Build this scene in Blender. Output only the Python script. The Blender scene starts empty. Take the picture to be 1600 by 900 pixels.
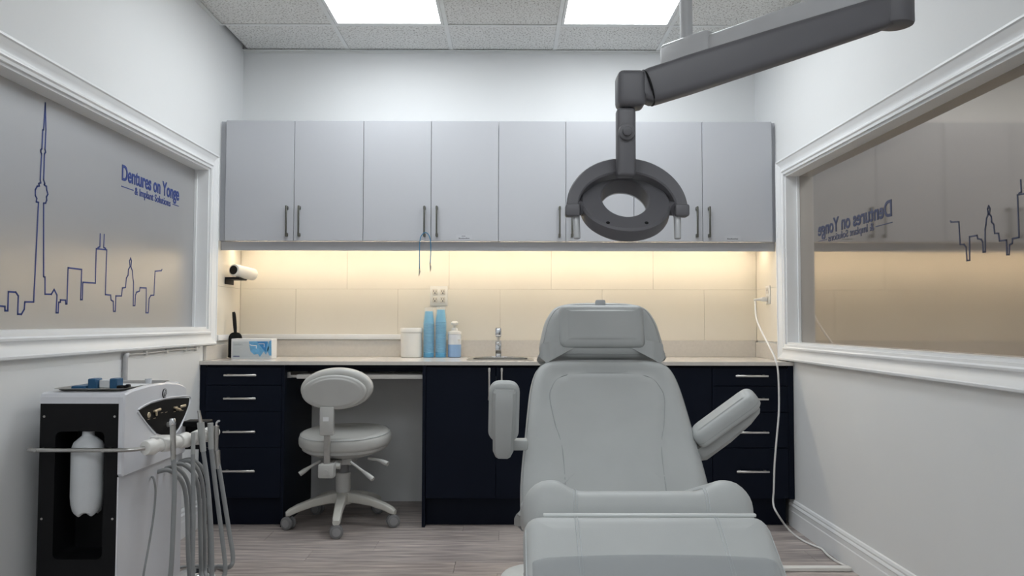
import bpy, bmesh, math, random
from mathutils import Vector, Matrix
random.seed(7)
S = bpy.context.scene
COL = S.collection

# ------------------------------------------------------------------ camera, world, exposure
CAM = Vector((1.7195, -5.1259, 1.1341)); YAW, PIT, ROL, FPX = .0039, .0425, .0018, 1251.7
FW = Vector((math.sin(YAW)*math.cos(PIT), math.cos(YAW)*math.cos(PIT), math.sin(PIT)))
R0 = Vector((math.cos(YAW), -math.sin(YAW), 0)); U0 = R0.cross(FW)
RT = math.cos(ROL)*R0 + math.sin(ROL)*U0; UP = -math.sin(ROL)*R0 + math.cos(ROL)*U0
cd = bpy.data.cameras.new('camera'); cam = bpy.data.objects.new('camera', cd); COL.objects.link(cam)
cd.sensor_fit = 'HORIZONTAL'; cd.sensor_width = 36; cd.lens = 36*FPX/1600; cd.clip_start = .02
m = Matrix((RT, UP, -FW)).transposed().to_4x4(); m.translation = CAM; cam.matrix_world = m
S.camera = cam
w = bpy.data.worlds.new('world'); S.world = w; w.use_nodes = True
w.node_tree.nodes['Background'].inputs[0].default_value = (.8, .85, .9, 1)
w.node_tree.nodes['Background'].inputs[1].default_value = 0.   # closed room: only its own lamps give light
S.view_settings.view_transform = 'Standard'; S.view_settings.look = 'None'
S.view_settings.gamma = 1; S.view_settings.use_curve_mapping = False
S.view_settings.exposure = 0.0
PANEL = 8.5          # radiance of the ceiling light panels
LED = 51.0           # radiance of the warm strip under the wall cabinets

def at(px, py, **kw):
    """point of the room seen at a pixel of the 1600x900 photograph, on the plane x=, y= or z="""
    d = FW + (px-800)/FPX*RT + (450-py)/FPX*UP
    (k, v), = kw.items(); i = 'xyz'.index(k)
    return CAM + d*((v-CAM[i])/d[i])

# ------------------------------------------------------------------ materials
MATS = {}
def mat(name, col, rough=.5, metal=0., var=.05, scale=12., bump=0., bscale=300., rand=0., stretch=None, spec=None, ior=None,
        coat=0., emit=None, trans=0., alpha=1., detail=4.):
    if name in MATS: return MATS[name]
    m = bpy.data.materials.new(name); m.use_nodes = True; nt = m.node_tree; N = nt.nodes; L = nt.links
    b = N['Principled BSDF']
    tc = N.new('ShaderNodeTexCoord'); mp = N.new('ShaderNodeMapping'); L.new(tc.outputs['Object'], mp.inputs[0])
    if stretch: mp.inputs['Scale'].default_value = stretch
    nz = N.new('ShaderNodeTexNoise'); nz.inputs['Scale'].default_value = scale; nz.inputs['Detail'].default_value = detail
    L.new(mp.outputs[0], nz.inputs['Vector'])
    mr = N.new('ShaderNodeMapRange'); mr.inputs[1].default_value = .25; mr.inputs[2].default_value = .75
    mr.inputs[3].default_value = 1-var; mr.inputs[4].default_value = 1+var; L.new(nz.outputs[0], mr.inputs[0])
    fac = mr.outputs[0]
    if rand:
        oi = N.new('ShaderNodeObjectInfo'); r2 = N.new('ShaderNodeMapRange'); r2.inputs[3].default_value = 1-rand; r2.inputs[4].default_value = 1+rand
        L.new(oi.outputs['Random'], r2.inputs[0]); mu = N.new('ShaderNodeMath'); mu.operation = 'MULTIPLY'
        L.new(fac, mu.inputs[0]); L.new(r2.outputs[0], mu.inputs[1]); fac = mu.outputs[0]
        ad = N.new('ShaderNodeVectorMath'); ad.operation = 'ADD'; sc = N.new('ShaderNodeVectorMath'); sc.operation = 'SCALE'
        cb = N.new('ShaderNodeCombineXYZ'); L.new(oi.outputs['Random'], cb.inputs[0]); L.new(oi.outputs['Random'], cb.inputs[1]); L.new(oi.outputs['Random'], cb.inputs[2])
        L.new(cb.outputs[0], sc.inputs[0]); sc.inputs['Scale'].default_value = 37.
        L.new(mp.outputs[0], ad.inputs[0]); L.new(sc.outputs[0], ad.inputs[1]); L.new(ad.outputs[0], nz.inputs['Vector'])
    vm = N.new('ShaderNodeVectorMath'); vm.operation = 'SCALE'; vm.inputs[0].default_value = col[:3]; L.new(fac, vm.inputs['Scale'])
    L.new(vm.outputs[0], b.inputs['Base Color'])
    b.inputs['Roughness'].default_value = rough; b.inputs['Metallic'].default_value = metal
    if spec is not None: b.inputs['Specular IOR Level'].default_value = spec
    if ior: b.inputs['IOR'].default_value = ior
    b.inputs['Coat Weight'].default_value = coat; b.inputs['Coat Roughness'].default_value = .1
    b.inputs['Transmission Weight'].default_value = trans; b.inputs['Alpha'].default_value = alpha
    if emit:
        b.inputs['Emission Color'].default_value = (*emit[0], 1); b.inputs['Emission Strength'].default_value = emit[1]
    if bump:
        n2 = N.new('ShaderNodeTexNoise'); n2.inputs['Scale'].default_value = bscale; n2.inputs['Detail'].default_value = 3
        L.new(mp.outputs[0], n2.inputs['Vector']); bp = N.new('ShaderNodeBump'); bp.inputs['Strength'].default_value = bump; bp.inputs['Distance'].default_value = .002
        L.new(n2.outputs[0], bp.inputs['Height']); L.new(bp.outputs[0], b.inputs['Normal'])
    MATS[name] = m; return m

WALL = mat('wall_paint', (.74, .75, .755), .6, var=.015, scale=2, bump=.08, bscale=60)
TRIMW = mat('trim_paint', (.78, .79, .80), .35, var=.02, scale=6)
JAMB = TRIMW
GRID = mat('ceiling_grid_metal', (.72, .73, .72), .45, var=.03)
DARK = mat('dark_void', (.01, .01, .01), .9)
UPPER = mat('grey_lacquer_door', (.47, .48, .51), .38, var=.012, scale=1.5)
UPPERB = UPPER
VALM = UPPER
NAVY = mat('navy_laminate', (.0026, .0052, .0135), .5, var=.08, scale=3, spec=.14)
NAVYD = NAVY
NICKEL = mat('brushed_nickel', (.62, .60, .57), .35, 1., var=.08, scale=60, stretch=(1, 1, 8))
BRONZE = mat('dark_bronze_pull', (.12, .12, .105), .42, .8, var=.1, scale=60)
COUNTER = mat('pale_stone_counter', (.60, .57, .53), .16, var=.04, scale=70)
TILE = mat('cream_wall_tile', (.74, .70, .62), .22, var=.025, scale=3.5, detail=8)
GROUT = mat('tile_grout', (.60, .56, .49), .8)
CHROME = mat('chrome', (.70, .71, .73), .12, 1., var=.02)
STEEL = mat('brushed_steel', (.5, .49, .47), .3, 1., var=.08, scale=50)
LEATHER = mat('grey_upholstery', (.45, .465, .462), .46, var=.03, scale=8, bump=.10, bscale=420, spec=.4)
LEATHERS = mat('grey_seam_thread', (.52, .545, .555), .6, var=.1, scale=300)
SEAMD = mat('grey_seam_crease_shade', (.34, .355, .355), .7, var=.05)  # seams darker than the upholstery: shade of the crease put into their colour
SHELL = mat('grey_chair_plastic', (.38, .39, .385), .42, var=.03)
CHWHITE = mat('chair_white_metal', (.66, .68, .67), .35, var=.03)
STOOLL = mat('stool_vinyl', (.50, .50, .48), .38, var=.03, scale=10, bump=.05, bscale=350)
STOOLP = mat('stool_plastic', (.47, .47, .455), .42, var=.03)
STOOLB = mat('stool_base_plastic', (.52, .51, .47), .4, var=.03)
CASTER = mat('caster_grey', (.17, .17, .175), .55, var=.05)
CASTERL = mat('caster_light_grey', (.26, .26, .265), .5, var=.05)
LAMPD = mat('lamp_grey', (.112, .110, .120), .45, var=.03)
LAMPM = LAMPD
LAMPH = LAMPD
LAMPL = mat('lamp_light_grey', (.52, .525, .54), .4, var=.03)
HANDLEG = mat('lamp_handle_grey', (.46, .47, .48), .25, var=.05, coat=.4)
BLACKP = mat('black_plastic', (.0065, .0065, .0075), .5, var=.08, spec=.18)
CARTW = mat('white_cart_plastic', (.66, .67, .71), .35, var=.02, coat=.2)
HOSE = mat('grey_hose', (.25, .26, .265), .5, var=.06, scale=30)
BOTTLE = mat('milky_bottle', (.58, .60, .62), .35, var=.04)
WHITEP = mat('white_plastic', (.74, .73, .70), .35, var=.02)
PAPERW = mat('white_card', (.70, .71, .72), .6, var=.03)
GREYC = mat('grey_card_print', (.50, .53, .55), .6, var=.04)
BLUEC = mat('blue_card_print', (.035, .20, .46), .5, var=.25, scale=40)
BLUEL = mat('light_blue_card_print', (.13, .36, .60), .5, var=.2, scale=40)
CUPB = mat('blue_cup_plastic', (.16, .47, .70), .3, var=.08, scale=30)
SLEEVE = mat('clear_film', (.9, .93, .95), .12, var=.03, alpha=.12, bump=.6, bscale=60)
SOAPB = mat('clear_soap_bottle', (.70, .73, .78), .2, var=.03)
SOAPL = mat('blue_soap_liquid', (.27, .42, .66), .2, var=.04)
CORD = mat('white_cord', (.74, .73, .71), .45, var=.02)
BLUECORD = mat('blue_cord', (.03, .17, .32), .5, var=.1)
DECAL = mat('navy_vinyl_decal', (.018, .045, .22), .5, var=.05)
DECALR = mat('navy_vinyl_decal_reverse', (.035, .045, .095), .5, var=.05)
GLASSL = mat('frosted_film_glass', (.47, .47, .475), .28, .55, var=.03, scale=1.5)
GLASSR = mat('dark_film_glass', (.43, .385, .34), .06, .8, var=.04, scale=1.5)
PALEM = mat('pale_tape', (.45, .45, .46), .6)
PRINTD = mat('dark_print', (.06, .06, .07), .6)
GOLD = mat('gold_print', (.60, .50, .36), .35, .5, var=.1)
EMBLEM = mat('emblem_silver', (.55, .56, .6), .3, .6)
BLUEBOX = mat('blue_plastic', (.012, .085, .19), .4, var=.06)
DIFF = mat('light_diffuser', (.9, .9, .9), .6, emit=((.93, .975, 1.), PANEL))
LEDM = mat('led_strip_glow', (.9, .8, .6), .6, emit=((1., .84, .62), LED))

def tile_mat():
    m = mat('acoustic_tile', (.74, .74, .72), .9, var=.03, scale=8); nt = m.node_tree; N = nt.nodes; L = nt.links
    b = N['Principled BSDF']; src = b.inputs['Base Color'].links[0].from_socket
    tc = N.new('ShaderNodeTexCoord'); nz = N.new('ShaderNodeTexNoise'); nz.inputs['Scale'].default_value = 95; nz.inputs['Detail'].default_value = 3
    L.new(tc.outputs['Object'], nz.inputs['Vector']); cr = N.new('ShaderNodeValToRGB')
    cr.color_ramp.elements[0].position = .36; cr.color_ramp.elements[0].color = (.45, .43, .41, 1)
    cr.color_ramp.elements[1].position = .46; cr.color_ramp.elements[1].color = (1, 1, 1, 1)
    L.new(nz.outputs[0], cr.inputs[0]); mx = N.new('ShaderNodeMix'); mx.data_type = 'RGBA'; mx.blend_type = 'MULTIPLY'; mx.inputs[0].default_value = 1
    L.new(src, mx.inputs[6]); L.new(cr.outputs[0], mx.inputs[7]); L.new(mx.outputs[2], b.inputs['Base Color'])
    bp = N.new('ShaderNodeBump'); bp.inputs['Strength'].default_value = .5; bp.inputs['Distance'].default_value = .002
    L.new(cr.outputs[0], bp.inputs['Height']); L.new(bp.outputs[0], b.inputs['Normal'])
    return m
def plank_mat():
    m = mat('grey_oak_vinyl', (.40, .36, .345), .42, var=.36, scale=5, stretch=(1.3, 26, 26), rand=.12, detail=8, bump=.15, bscale=14); nt = m.node_tree; N = nt.nodes; L = nt.links
    b = N['Principled BSDF']; src = b.inputs['Base Color'].links[0].from_socket
    tc = N.new('ShaderNodeTexCoord'); mp = N.new('ShaderNodeMapping'); mp.inputs['Scale'].default_value = (1.1, 12, 12)
    oi = N.new('ShaderNodeObjectInfo'); L.new(tc.outputs['Object'], mp.inputs[0]); L.new(oi.outputs['Location'], mp.inputs['Location'])
    nz = N.new('ShaderNodeTexNoise'); nz.inputs['Scale'].default_value = 3.2; nz.inputs['Detail'].default_value = 6; L.new(mp.outputs[0], nz.inputs['Vector'])
    cr = N.new('ShaderNodeValToRGB'); cr.color_ramp.elements[0].position = .34; cr.color_ramp.elements[0].color = (.66, .63, .635, 1)
    cr.color_ramp.elements[1].position = .68; cr.color_ramp.elements[1].color = (1.28, 1.25, 1.2, 1); L.new(nz.outputs[0], cr.inputs[0])
    mx = N.new('ShaderNodeMix'); mx.data_type = 'RGBA'; mx.blend_type = 'MULTIPLY'; mx.inputs[0].default_value = 1
    L.new(src, mx.inputs[6]); L.new(cr.outputs[0], mx.inputs[7]); L.new(mx.outputs[2], b.inputs['Base Color'])
    return m
CTILE = tile_mat(); PLANK = plank_mat()

# ------------------------------------------------------------------ mesh helpers
def V(*a): return Vector(a)
class G:
    def __init__(s): s.v = []; s.f = []
    def add(s, vs, fs):
        o = len(s.v); s.v += [Vector(p) for p in vs]; s.f += [tuple(i+o for i in f) for f in fs]; return s
    def box(s, x0, x1, y0, y1, z0, z1):
        vs = [(x, y, z) for x in (x0, x1) for y in (y0, y1) for z in (z0, z1)]
        return s.add(vs, [(0, 1, 3, 2), (4, 6, 7, 5), (0, 4, 5, 1), (2, 3, 7, 6), (0, 2, 6, 4), (1, 5, 7, 3)])
    def rbox(s, x0, x1, y0, y1, z0, z1, r=.004, seg=2, M=None):
        bm = bmesh.new(); bmesh.ops.create_cube(bm, size=1)
        for v in bm.verts: v.co = V((x0+x1)/2+v.co.x*(x1-x0), (y0+y1)/2+v.co.y*(y1-y0), (z0+z1)/2+v.co.z*(z1-z0))
        bmesh.ops.bevel(bm, geom=bm.edges[:], offset=r, segments=seg, affect='EDGES', profile=.5)
        bm.verts.index_update()
        vs = [v.co.copy() for v in bm.verts]
        if M: vs = [M @ p for p in vs]
        s.add(vs, [[v.index for v in f.verts] for f in bm.faces]); bm.free(); return s
    def rings(s, rs, cap0=True, cap1=True, closed=True):
        n = len(rs[0]); vs = [p for r in rs for p in r]; fs = []
        for k in range(len(rs)-1):
            for i in range(n if closed else n-1):
                j = (i+1) % n; fs.append((k*n+i, k*n+j, (k+1)*n+j, (k+1)*n+i))
        if cap0: fs.append(tuple(range(n-1, -1, -1)))
        if cap1: fs.append(tuple((len(rs)-1)*n+i for i in range(n)))
        return s.add(vs, fs)
    def cyl(s, p0, p1, r0, r1=None, n=20, rnd=0):
        p0, p1 = Vector(p0), Vector(p1); r1 = r0 if r1 is None else r1
        d = (p1-p0).normalized(); a = d.orthogonal().normalized(); b = d.cross(a); L = (p1-p0).length
        st = [(0, r0), (L, r1)] if not rnd else [(0, r0-rnd), (rnd*.3, r0-rnd*.3), (rnd, r0), (L-rnd, r1), (L-rnd*.3, r1-rnd*.3), (L, r1-rnd)]
        return s.rings([[p0+d*t+(a*math.cos(q)+b*math.sin(q))*r for q in [2*math.pi*i/n for i in range(n)]] for t, r in st])
    def lathe(s, prof, c, n=28, M=None, cap0=True, cap1=True, sx=1, sy=1):
        c = Vector(c); rs = []
        for r, z in prof:
            ring = [V(r*sx*math.cos(2*math.pi*i/n), r*sy*math.sin(2*math.pi*i/n), z) for i in range(n)]
            rs.append([(M @ p if M else p)+c for p in ring])
        return s.rings(rs, cap0, cap1)
    def tube(s, pts, r, n=8, sub=6):
        P = smooth(pts, sub) if sub else [Vector(p) for p in pts]
        rs = []; a = None
        for i, p in enumerate(P):
            d = (P[min(i+1, len(P)-1)]-P[max(i-1, 0)]).normalized()
            a = d.orthogonal().normalized() if a is None else (a-d*a.dot(d)).normalized()
            b = d.cross(a); rr = r(i/(len(P)-1)) if callable(r) else r
            rs.append([p+(a*math.cos(q)+b*math.sin(q))*rr for q in [2*math.pi*k/n for k in range(n)]])
        return s.rings(rs)
    def prism(s, poly, M, h0, h1):
        return s.rings([[M @ V(a, b, h) for a, b in poly] for h in (h0, h1)])
    def sweep(s, path, secs, cap=True):
        return s.rings(secs, cap, cap)
def smooth(pts, sub):
    P = [Vector(p) for p in pts]
    if len(P) < 3: return P
    out = []
    for i in range(len(P)-1):
        p0 = P[i-1] if i else P[0]*2-P[1]; p1, p2 = P[i], P[i+1]; p3 = P[i+2] if i+2 < len(P) else P[-1]*2-P[-2]
        for k in range(sub):
            t = k/sub; out.append(.5*((2*p1)+(p2-p0)*t+(2*p0-5*p1+4*p2-p3)*t*t+(3*p1-p0-3*p2+p3)*t**3))
    out.append(P[-1]); return out
def frame(o, a, b):
    """matrix with local x along a, local y along b (made square to a), local z out of the face"""
    a = Vector(a).normalized(); b = Vector(b); b = (b-a*b.dot(a)).normalized(); c = a.cross(b)
    m = Matrix((a, b, c)).transposed().to_4x4(); m.translation = Vector(o); return m
def rrect(w, h, r, n=6, cx=0, cy=0):
    out = []
    for sx, sy, q in ((1, 1, 0), (-1, 1, 1), (-1, -1, 2), (1, -1, 3)):
        for k in range(n+1):
            t = math.pi/2*(q+k/n); out.append((cx+sx*(w/2-r)+r*math.cos(t), cy+sy*(h/2-r)+r*math.sin(t)))
    return out
def resample(poly, n):
    P = [Vector((a, b, 0)) for a, b in poly]; P.append(P[0]); L = [0]
    for i in range(1, len(P)): L.append(L[-1]+(P[i]-P[i-1]).length)
    out = []; j = 0
    for k in range(n):
        t = L[-1]*k/n
        while L[j+1] < t: j += 1
        f = (t-L[j])/(L[j+1]-L[j]); q = P[j].lerp(P[j+1], f); out.append((q.x, q.y))
    return out
def closed_smooth(pts, sub=6):
    P = [Vector((a, b, 0)) for a, b in pts]; n = len(P); out = []
    for i in range(n):
        p0, p1, p2, p3 = P[i-1], P[i], P[(i+1) % n], P[(i+2) % n]
        for k in range(sub):
            t = k/sub; q = .5*((2*p1)+(p2-p0)*t+(2*p0-5*p1+4*p2-p3)*t*t+(3*p1-p0-3*p2+p3)*t**3); out.append((q.x, q.y))
    return out
def sstep(t): t = max(0, min(1, t)); return t*t*(3-2*t)
def pad(g, poly, thick, r, M, bulge=None, n=96, band=.12, rb=None, full=False):
    """upholstered cushion: outline poly in the local xy plane, back at z=0, front at z=thick with rounded edges"""
    rb = r*.6 if rb is None else rb
    P = resample(poly, n)
    ar = sum(P[i][0]*P[(i+1) % n][1]-P[(i+1) % n][0]*P[i][1] for i in range(n)); sg = 1 if ar > 0 else -1
    nor = []
    for i in range(n):
        dx = P[(i+1) % n][0]-P[i-1][0]; dy = P[(i+1) % n][1]-P[i-1][1]; l = math.hypot(dx, dy) or 1
        nor.append((-dy/l*sg, dx/l*sg))
    cx = sum(p[0] for p in P)/n; cy = sum(p[1] for p in P)/n
    off = lambda d: [(P[i][0]+nor[i][0]*d, P[i][1]+nor[i][1]*d) for i in range(n)]
    rs = []
    for k in range(4):
        t = math.pi/2*k/3; rs.append([M @ V(a, b, rb*(1-math.sin(t))) for a, b in off(rb*(1-math.cos(t)))][:]); 
    rs = rs[::-1]
    for k in range(7):
        t = math.pi/2*k/6; rs.append([M @ V(a, b, thick-r+r*math.sin(t)+(bulge(a, b)*math.sin(t) if full else 0)) for a, b in off(r*(1-math.cos(t)))])
    top = off(r)
    for s_ in (.97, .94, .9, .86, .81, .76, .7, .63, .55, .46, .36, .25, .14, .05):
        ring = []
        for a, b in top:
            a2, b2 = cx+(a-cx)*s_, cy+(b-cy)*s_
            h = thick+(bulge(a2, b2)*(1 if full else sstep((1-s_)/band)) if bulge else 0)
            ring.append(M @ V(a2, b2, h))
        rs.append(ring)
    o_ = len(g.v); g.rings(rs, True, False); k0 = o_+(len(rs)-1)*n
    g.v.append(M @ V(cx, cy, thick+(bulge(cx, cy) if bulge else 0))); ce_ = len(g.v)-1
    g.f += [(k0+i, k0+(i+1) % n, ce_) for i in range(n)]
    return g

def wloc(o):
    p = Vector((0, 0, 0))
    while o: p = p+o.location; o = o.parent
    return p
def obj(name, g, m, parent=None, angle=38, flat=False):
    me = bpy.data.meshes.new(name)
    if parent is not None: off = wloc(parent); loc = V(0, 0, 0)
    else:
        xs = [p.x for p in g.v]; ys = [p.y for p in g.v]; zs = [p.z for p in g.v]
        off = V((min(xs)+max(xs))/2, (min(ys)+max(ys))/2, min(zs)); loc = off
    me.from_pydata([tuple(p-off) for p in g.v], [], g.f)
    bm = bmesh.new(); bm.from_mesh(me); bmesh.ops.recalc_face_normals(bm, faces=bm.faces[:]); bm.to_mesh(me); bm.free()
    if not flat:
        for p in me.polygons: p.use_smooth = True
        me.set_sharp_from_angle(angle=math.radians(angle))
    me.materials.append(m)
    o = bpy.data.objects.new(name, me); COL.objects.link(o); o.location = loc
    if parent is not None: o.parent = parent
    return o
def tag(o, label, cat, group=None):
    o['label'] = label; o['category'] = cat
    if group: o['group'] = group
    return o
def thing(name, loc, label, cat, group=None):
    o = bpy.data.objects.new(name, None); COL.objects.link(o); o.location = loc; o.empty_display_size = .05
    return tag(o, label, cat, group)
def struct(o): o['kind'] = 'structure'; return o
def group_struct(name, loc=(0, 0, 0)):
    o = bpy.data.objects.new(name, None); COL.objects.link(o); o.location = loc; o.empty_display_size = .05; return struct(o)
def inst(src, loc, parent=None, name=None):
    o = src.copy(); COL.objects.link(o); o.parent = parent
    o.location = Vector(loc)-(wloc(parent) if parent else V(0, 0, 0))
    if name: o.name = name
    return o
def text_mesh(name, s, M, width, height, m, parent, depth=.0015, off=.0, shear=0):
    """lettering as a thin mesh, fitted to width x cap height, lower left corner at the frame's origin"""
    cu = bpy.data.curves.new('lettering_curve', 'FONT'); cu.body = s; cu.offset = off; cu.extrude = .01; cu.shear = shear
    t = bpy.data.objects.new('lettering_tmp', cu); COL.objects.link(t); bpy.context.view_layer.update()
    dg = bpy.context.evaluated_depsgraph_get(); me = bpy.data.meshes.new_from_object(t.evaluated_get(dg))
    bpy.data.objects.remove(t); bpy.data.curves.remove(cu)
    xs = [v.co.x for v in me.vertices]; x0, x1 = min(xs), max(xs); ch = .69
    base = wloc(parent)
    for v in me.vertices:
        p = V((v.co.x-x0)/(x1-x0)*width, v.co.y/ch*height, depth*.5+(v.co.z/.01)*depth*.5); v.co = (M @ p)-base
    me.materials.clear(); me.materials.append(m)
    o = bpy.data.objects.new(name, me); COL.objects.link(o); o.parent = parent; return o

# ------------------------------------------------------------------ room shell
W, ZC, YB = 3.31, 2.889, -6.2
D, U = -.645, -.402
fl = group_struct('floor')
obj('subfloor', G().box(-.12, W+.12, YB-.1, .12, -.12, -.012), mat('subfloor_grey', (.10, .09, .085), .8), fl, flat=True)
pw = .182; row = 0; y = 0.
pl_src = {}
while y > YB:
    x = 0; first = (.45, 1.05, .75, .25)[row % 4]; k = 0
    while x < W-.001:
        L_ = first if k == 0 else 1.22
        x1 = min(W, x+L_); y0 = max(YB, y-pw); key = (round(x1-x, 3), round(y-y0, 3))
        if key not in pl_src:
            g = G().rbox(x+.0006, x1-.0006, y0+.0006, y-.0006, -.011, 0, .0008, 1); o = obj('plank', g, PLANK, fl, flat=True)
            c = V((x+x1)/2, (y+y0)/2, 0)
            for v in o.data.vertices: v.co -= c
            o.location = c; pl_src[key] = o
        else: inst(pl_src[key], ((x+x1)/2, (y+y0)/2, 0), fl)
        x = x1; k += 1
    y -= pw; row += 1

# left window opening / right window opening:  Y range (near, far), Z range
WL = dict(y0=-3.30, y1=-.556, z0=1.092, z1=2.012); WR = dict(y0=-3.30, y1=-.545, z0=1.010, z1=1.985)
def side_wall(name, xa, xb, o_):
    g = G(); g.box(xa, xb, YB-.1, o_['y0'], 0, 3.0); g.box(xa, xb, o_['y1'], .12, 0, 3.0)
    g.box(xa, xb, o_['y0'], o_['y1'], 0, o_['z0']); g.box(xa, xb, o_['y0'], o_['y1'], o_['z1'], 3.0)
    return struct(obj(name, g, WALL, flat=True))
wl = side_wall('wall_left', -.12, 0, WL); wr = side_wall('wall_right', W, W+.12, WR)
wb = struct(obj('wall_back', G().box(0, W, 0, .12, 0, 3.0), WALL, flat=True))
struct(obj('wall_rear', G().box(0, W, YB-.1, YB, 0, 3.0), WALL, flat=True))
# ceiling: dark void above, T-bar grid, lay-in tiles, wall angle
ce = group_struct('ceiling')
obj('plenum_slab', G().box(-.12, W+.12, YB-.1, .12, 3.0, 3.05), DARK, ce, flat=True)
XS = [0, .678, 1.345, 2.012, 2.680, W]; YS = [0, -.445]
while YS[-1] > YB+.05: YS.append(max(YB, YS[-1]-.667))
for x in XS[1:-1]: obj('grid_bar', G().box(x-.012, x+.012, YB, 0, ZC, ZC+.004).box(x-.002, x+.002, YB, 0, ZC+.004, ZC+.04), GRID, ce, flat=True)
LIGHTS = [(1, 1), (3, 1), (1, 7), (3, 7)]     # column, first row: each fixture covers two rows
for q_, yy in enumerate(YS[1:-1], 1):
    for i in range(5):
        if (i, q_-1) in LIGHTS: continue
        obj('grid_bar', G().box(XS[i]+.0125, XS[i+1]-.0125, yy-.012, yy+.012, ZC, ZC+.004), GRID, ce, flat=True)
obj('wall_angle', G().box(.0, W, -.022, -.0005, ZC-.002, ZC).box(0, W, -.003, -.0005, ZC-.018, ZC), GRID, ce, flat=True)
obj('wall_angle', G().box(0, .022, YB, YS[1], ZC-.002, ZC), GRID, ce, flat=True)
obj('wall_angle', G().box(W-.022, W, YB, -.022, ZC-.002, ZC), GRID, ce, flat=True)
covered = {(c, r+k) for c, r in LIGHTS for k in (0, 1)}
for r in range(len(YS)-1):
    for c in range(5):
        if (c, r) in covered: continue
        x0 = XS[c]+(.028 if (c == 0 and r == 0) else .004); g = G().rbox(x0, XS[c+1]-.004, YS[r+1]+.004, YS[r]-.004, ZC+.005, ZC+.02, .002, 1)
        o = obj('ceiling_tile', g, CTILE, ce, flat=True)
for c, r in LIGHTS:
    x0, x1, y1, y0 = XS[c]+.014, XS[c+1]-.014, YS[r]-.014, YS[r+2]+.014
    lab = {(1, 1): 'flush square-edged ceiling light panel between the cabinets and the frosted window', (3, 1): 'flush square-edged ceiling light panel beside the lamp pole'}.get((c, r), 'flush ceiling light panel over the entrance end of the room')
    off_ = '' if r == 1 else ('_left_offscreen' if c == 1 else '_right_offscreen')     # the pair over the entrance end throws the stool's shadow onto the knee-space wall
    t = thing('ceiling_light'+off_, ((x0+x1)/2, (y0+y1)/2, ZC), lab, 'light', 'ceiling light panels' )
    f = .017
    obj('frame', G().box(x0, x1, y0, y0+f, ZC, ZC+.03).box(x0, x1, y1-f, y1, ZC, ZC+.03).box(x0, x0+f, y0+f, y1-f, ZC, ZC+.03).box(x1-f, x1, y0+f, y1-f, ZC, ZC+.03), GRID, t, flat=True)
    obj('diffuser'+off_, G().box(x0+f, x1-f, y0+f, y1-f, ZC+.004, ZC+.012), DIFF, t, flat=True)

# ---- windows: casing with mitred moulding, jamb lining, film-covered pane, lettering and skyline
PROF = [(0, 0), (0, .021), (.004, .027), (.012, .028), (.016, .022), (.022, .020), (.034, .013), (.048, .010), (.060, .012), (.066, .018), (.074, .019), (.080, .013), (.092, .012), (.092, 0)]
def window(name, xw, sx, o_, glass, recess=.075):
    """xw wall face, sx=+1 if the room is on the +x side"""
    t = group_struct(name, (xw, (o_['y0']+o_['y1'])/2, o_['z0']))
    k = .092; Y0, Y1, Z0, Z1 = o_['y0']-k, o_['y1']+k, o_['z0']-k, o_['z1']+k
    cor = [(Y0, Z0, 1, 1), (Y1, Z0, -1, 1), (Y1, Z1, -1, -1), (Y0, Z1, 1, -1)]
    for i in range(4):
        a, b = cor[i], cor[(i+1) % 4]
        g = G().rings([[V(xw+sx*p, c[0]+c[2]*u, c[1]+c[3]*u) for u, p in PROF] for c in (a, b)])
        obj('casing', g, TRIMW, t, angle=25)
    j = .012
    xa, xb = sorted((xw+sx*.001, xw-sx*.119))
    for bx in ((o_['y0'], o_['y1'], o_['z0'], o_['z0']+j), (o_['y0'], o_['y1'], o_['z1']-j, o_['z1']), (o_['y0'], o_['y0']+j, o_['z0']+j, o_['z1']-j), (o_['y1']-j, o_['y1'], o_['z0']+j, o_['z1']-j)):
        obj('jamb', G().box(xa, xb, *bx), JAMB, t, flat=True)
    # stop bead in front of the glass
    xg = xw-sx*recess; xa, xb = sorted((xg+sx*.0005, xg+sx*.014))
    e = o_['y1']-j
    obj('glazing_bead', G().box(xa, xb, e-.012, e, o_['z0']+j, o_['z1']-j), JAMB, t, flat=True)
    xa, xb = sorted((xg, xg-sx*.008))
    p = obj('pane', G().box(xa, xb, o_['y0']+j, o_['y1']-j, o_['z0']+j, o_['z1']-j), glass, t, flat=True)
    return t, p, xg
w1, pane1, xg1 = window('window_1', 0., 1, WL, GLASSL)
w2, pane2, xg2 = window('window_2', W, -1, WR, GLASSR)
SKY = [(-14, 737), (17, 740), (17, 755), (27, 755), (29, 688), (55, 690), (64, 703), (62, 767), (75, 767), (85, 750), (87, 724), (118, 724), (135, 374), (127, 372), (129, 360), (124, 350), (124, 330), (130, 318), (138, 316), (136, 308), (143, 305),
       (141, 295), (146, 203), (143, 197), (143, 190), (147, 185), (150, 120), (153, 118), (159, 25), (161, 118), (158, 188), (160, 197), (156, 204), (153, 295), (157, 307), (155, 312), (163, 318), (164, 330), (168, 345), (163, 355), (164, 366), (160, 376), (153, 377), (153, 635), (158, 637), (158, 697), (180, 697), (190, 680), (200, 700), (197, 762), (204, 762), (206, 725),
       (212, 725), (212, 717), (230, 718), (231, 731), (235, 731), (239, 604), (287, 610), (283, 716), (289, 716), (291, 655), (335, 658), (338, 537), (375, 541), (370, 698), (389, 700), (390, 717), (398, 722), (399, 757), (405, 757), (407, 703), (427, 703), (430, 675), (441, 673), (444, 640), (450, 630), (451, 610), (457, 600),
       (455, 580), (459, 570), (462, 580), (460, 600), (465, 615), (467, 640), (469, 655), (468, 737), (474, 737), (476, 700), (480, 690), (490, 686), (492, 674), (514, 675), (513, 762), (521, 762), (524, 712), (530, 701), (541, 700), (545, 616), (567, 614), (569, 610)]
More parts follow.
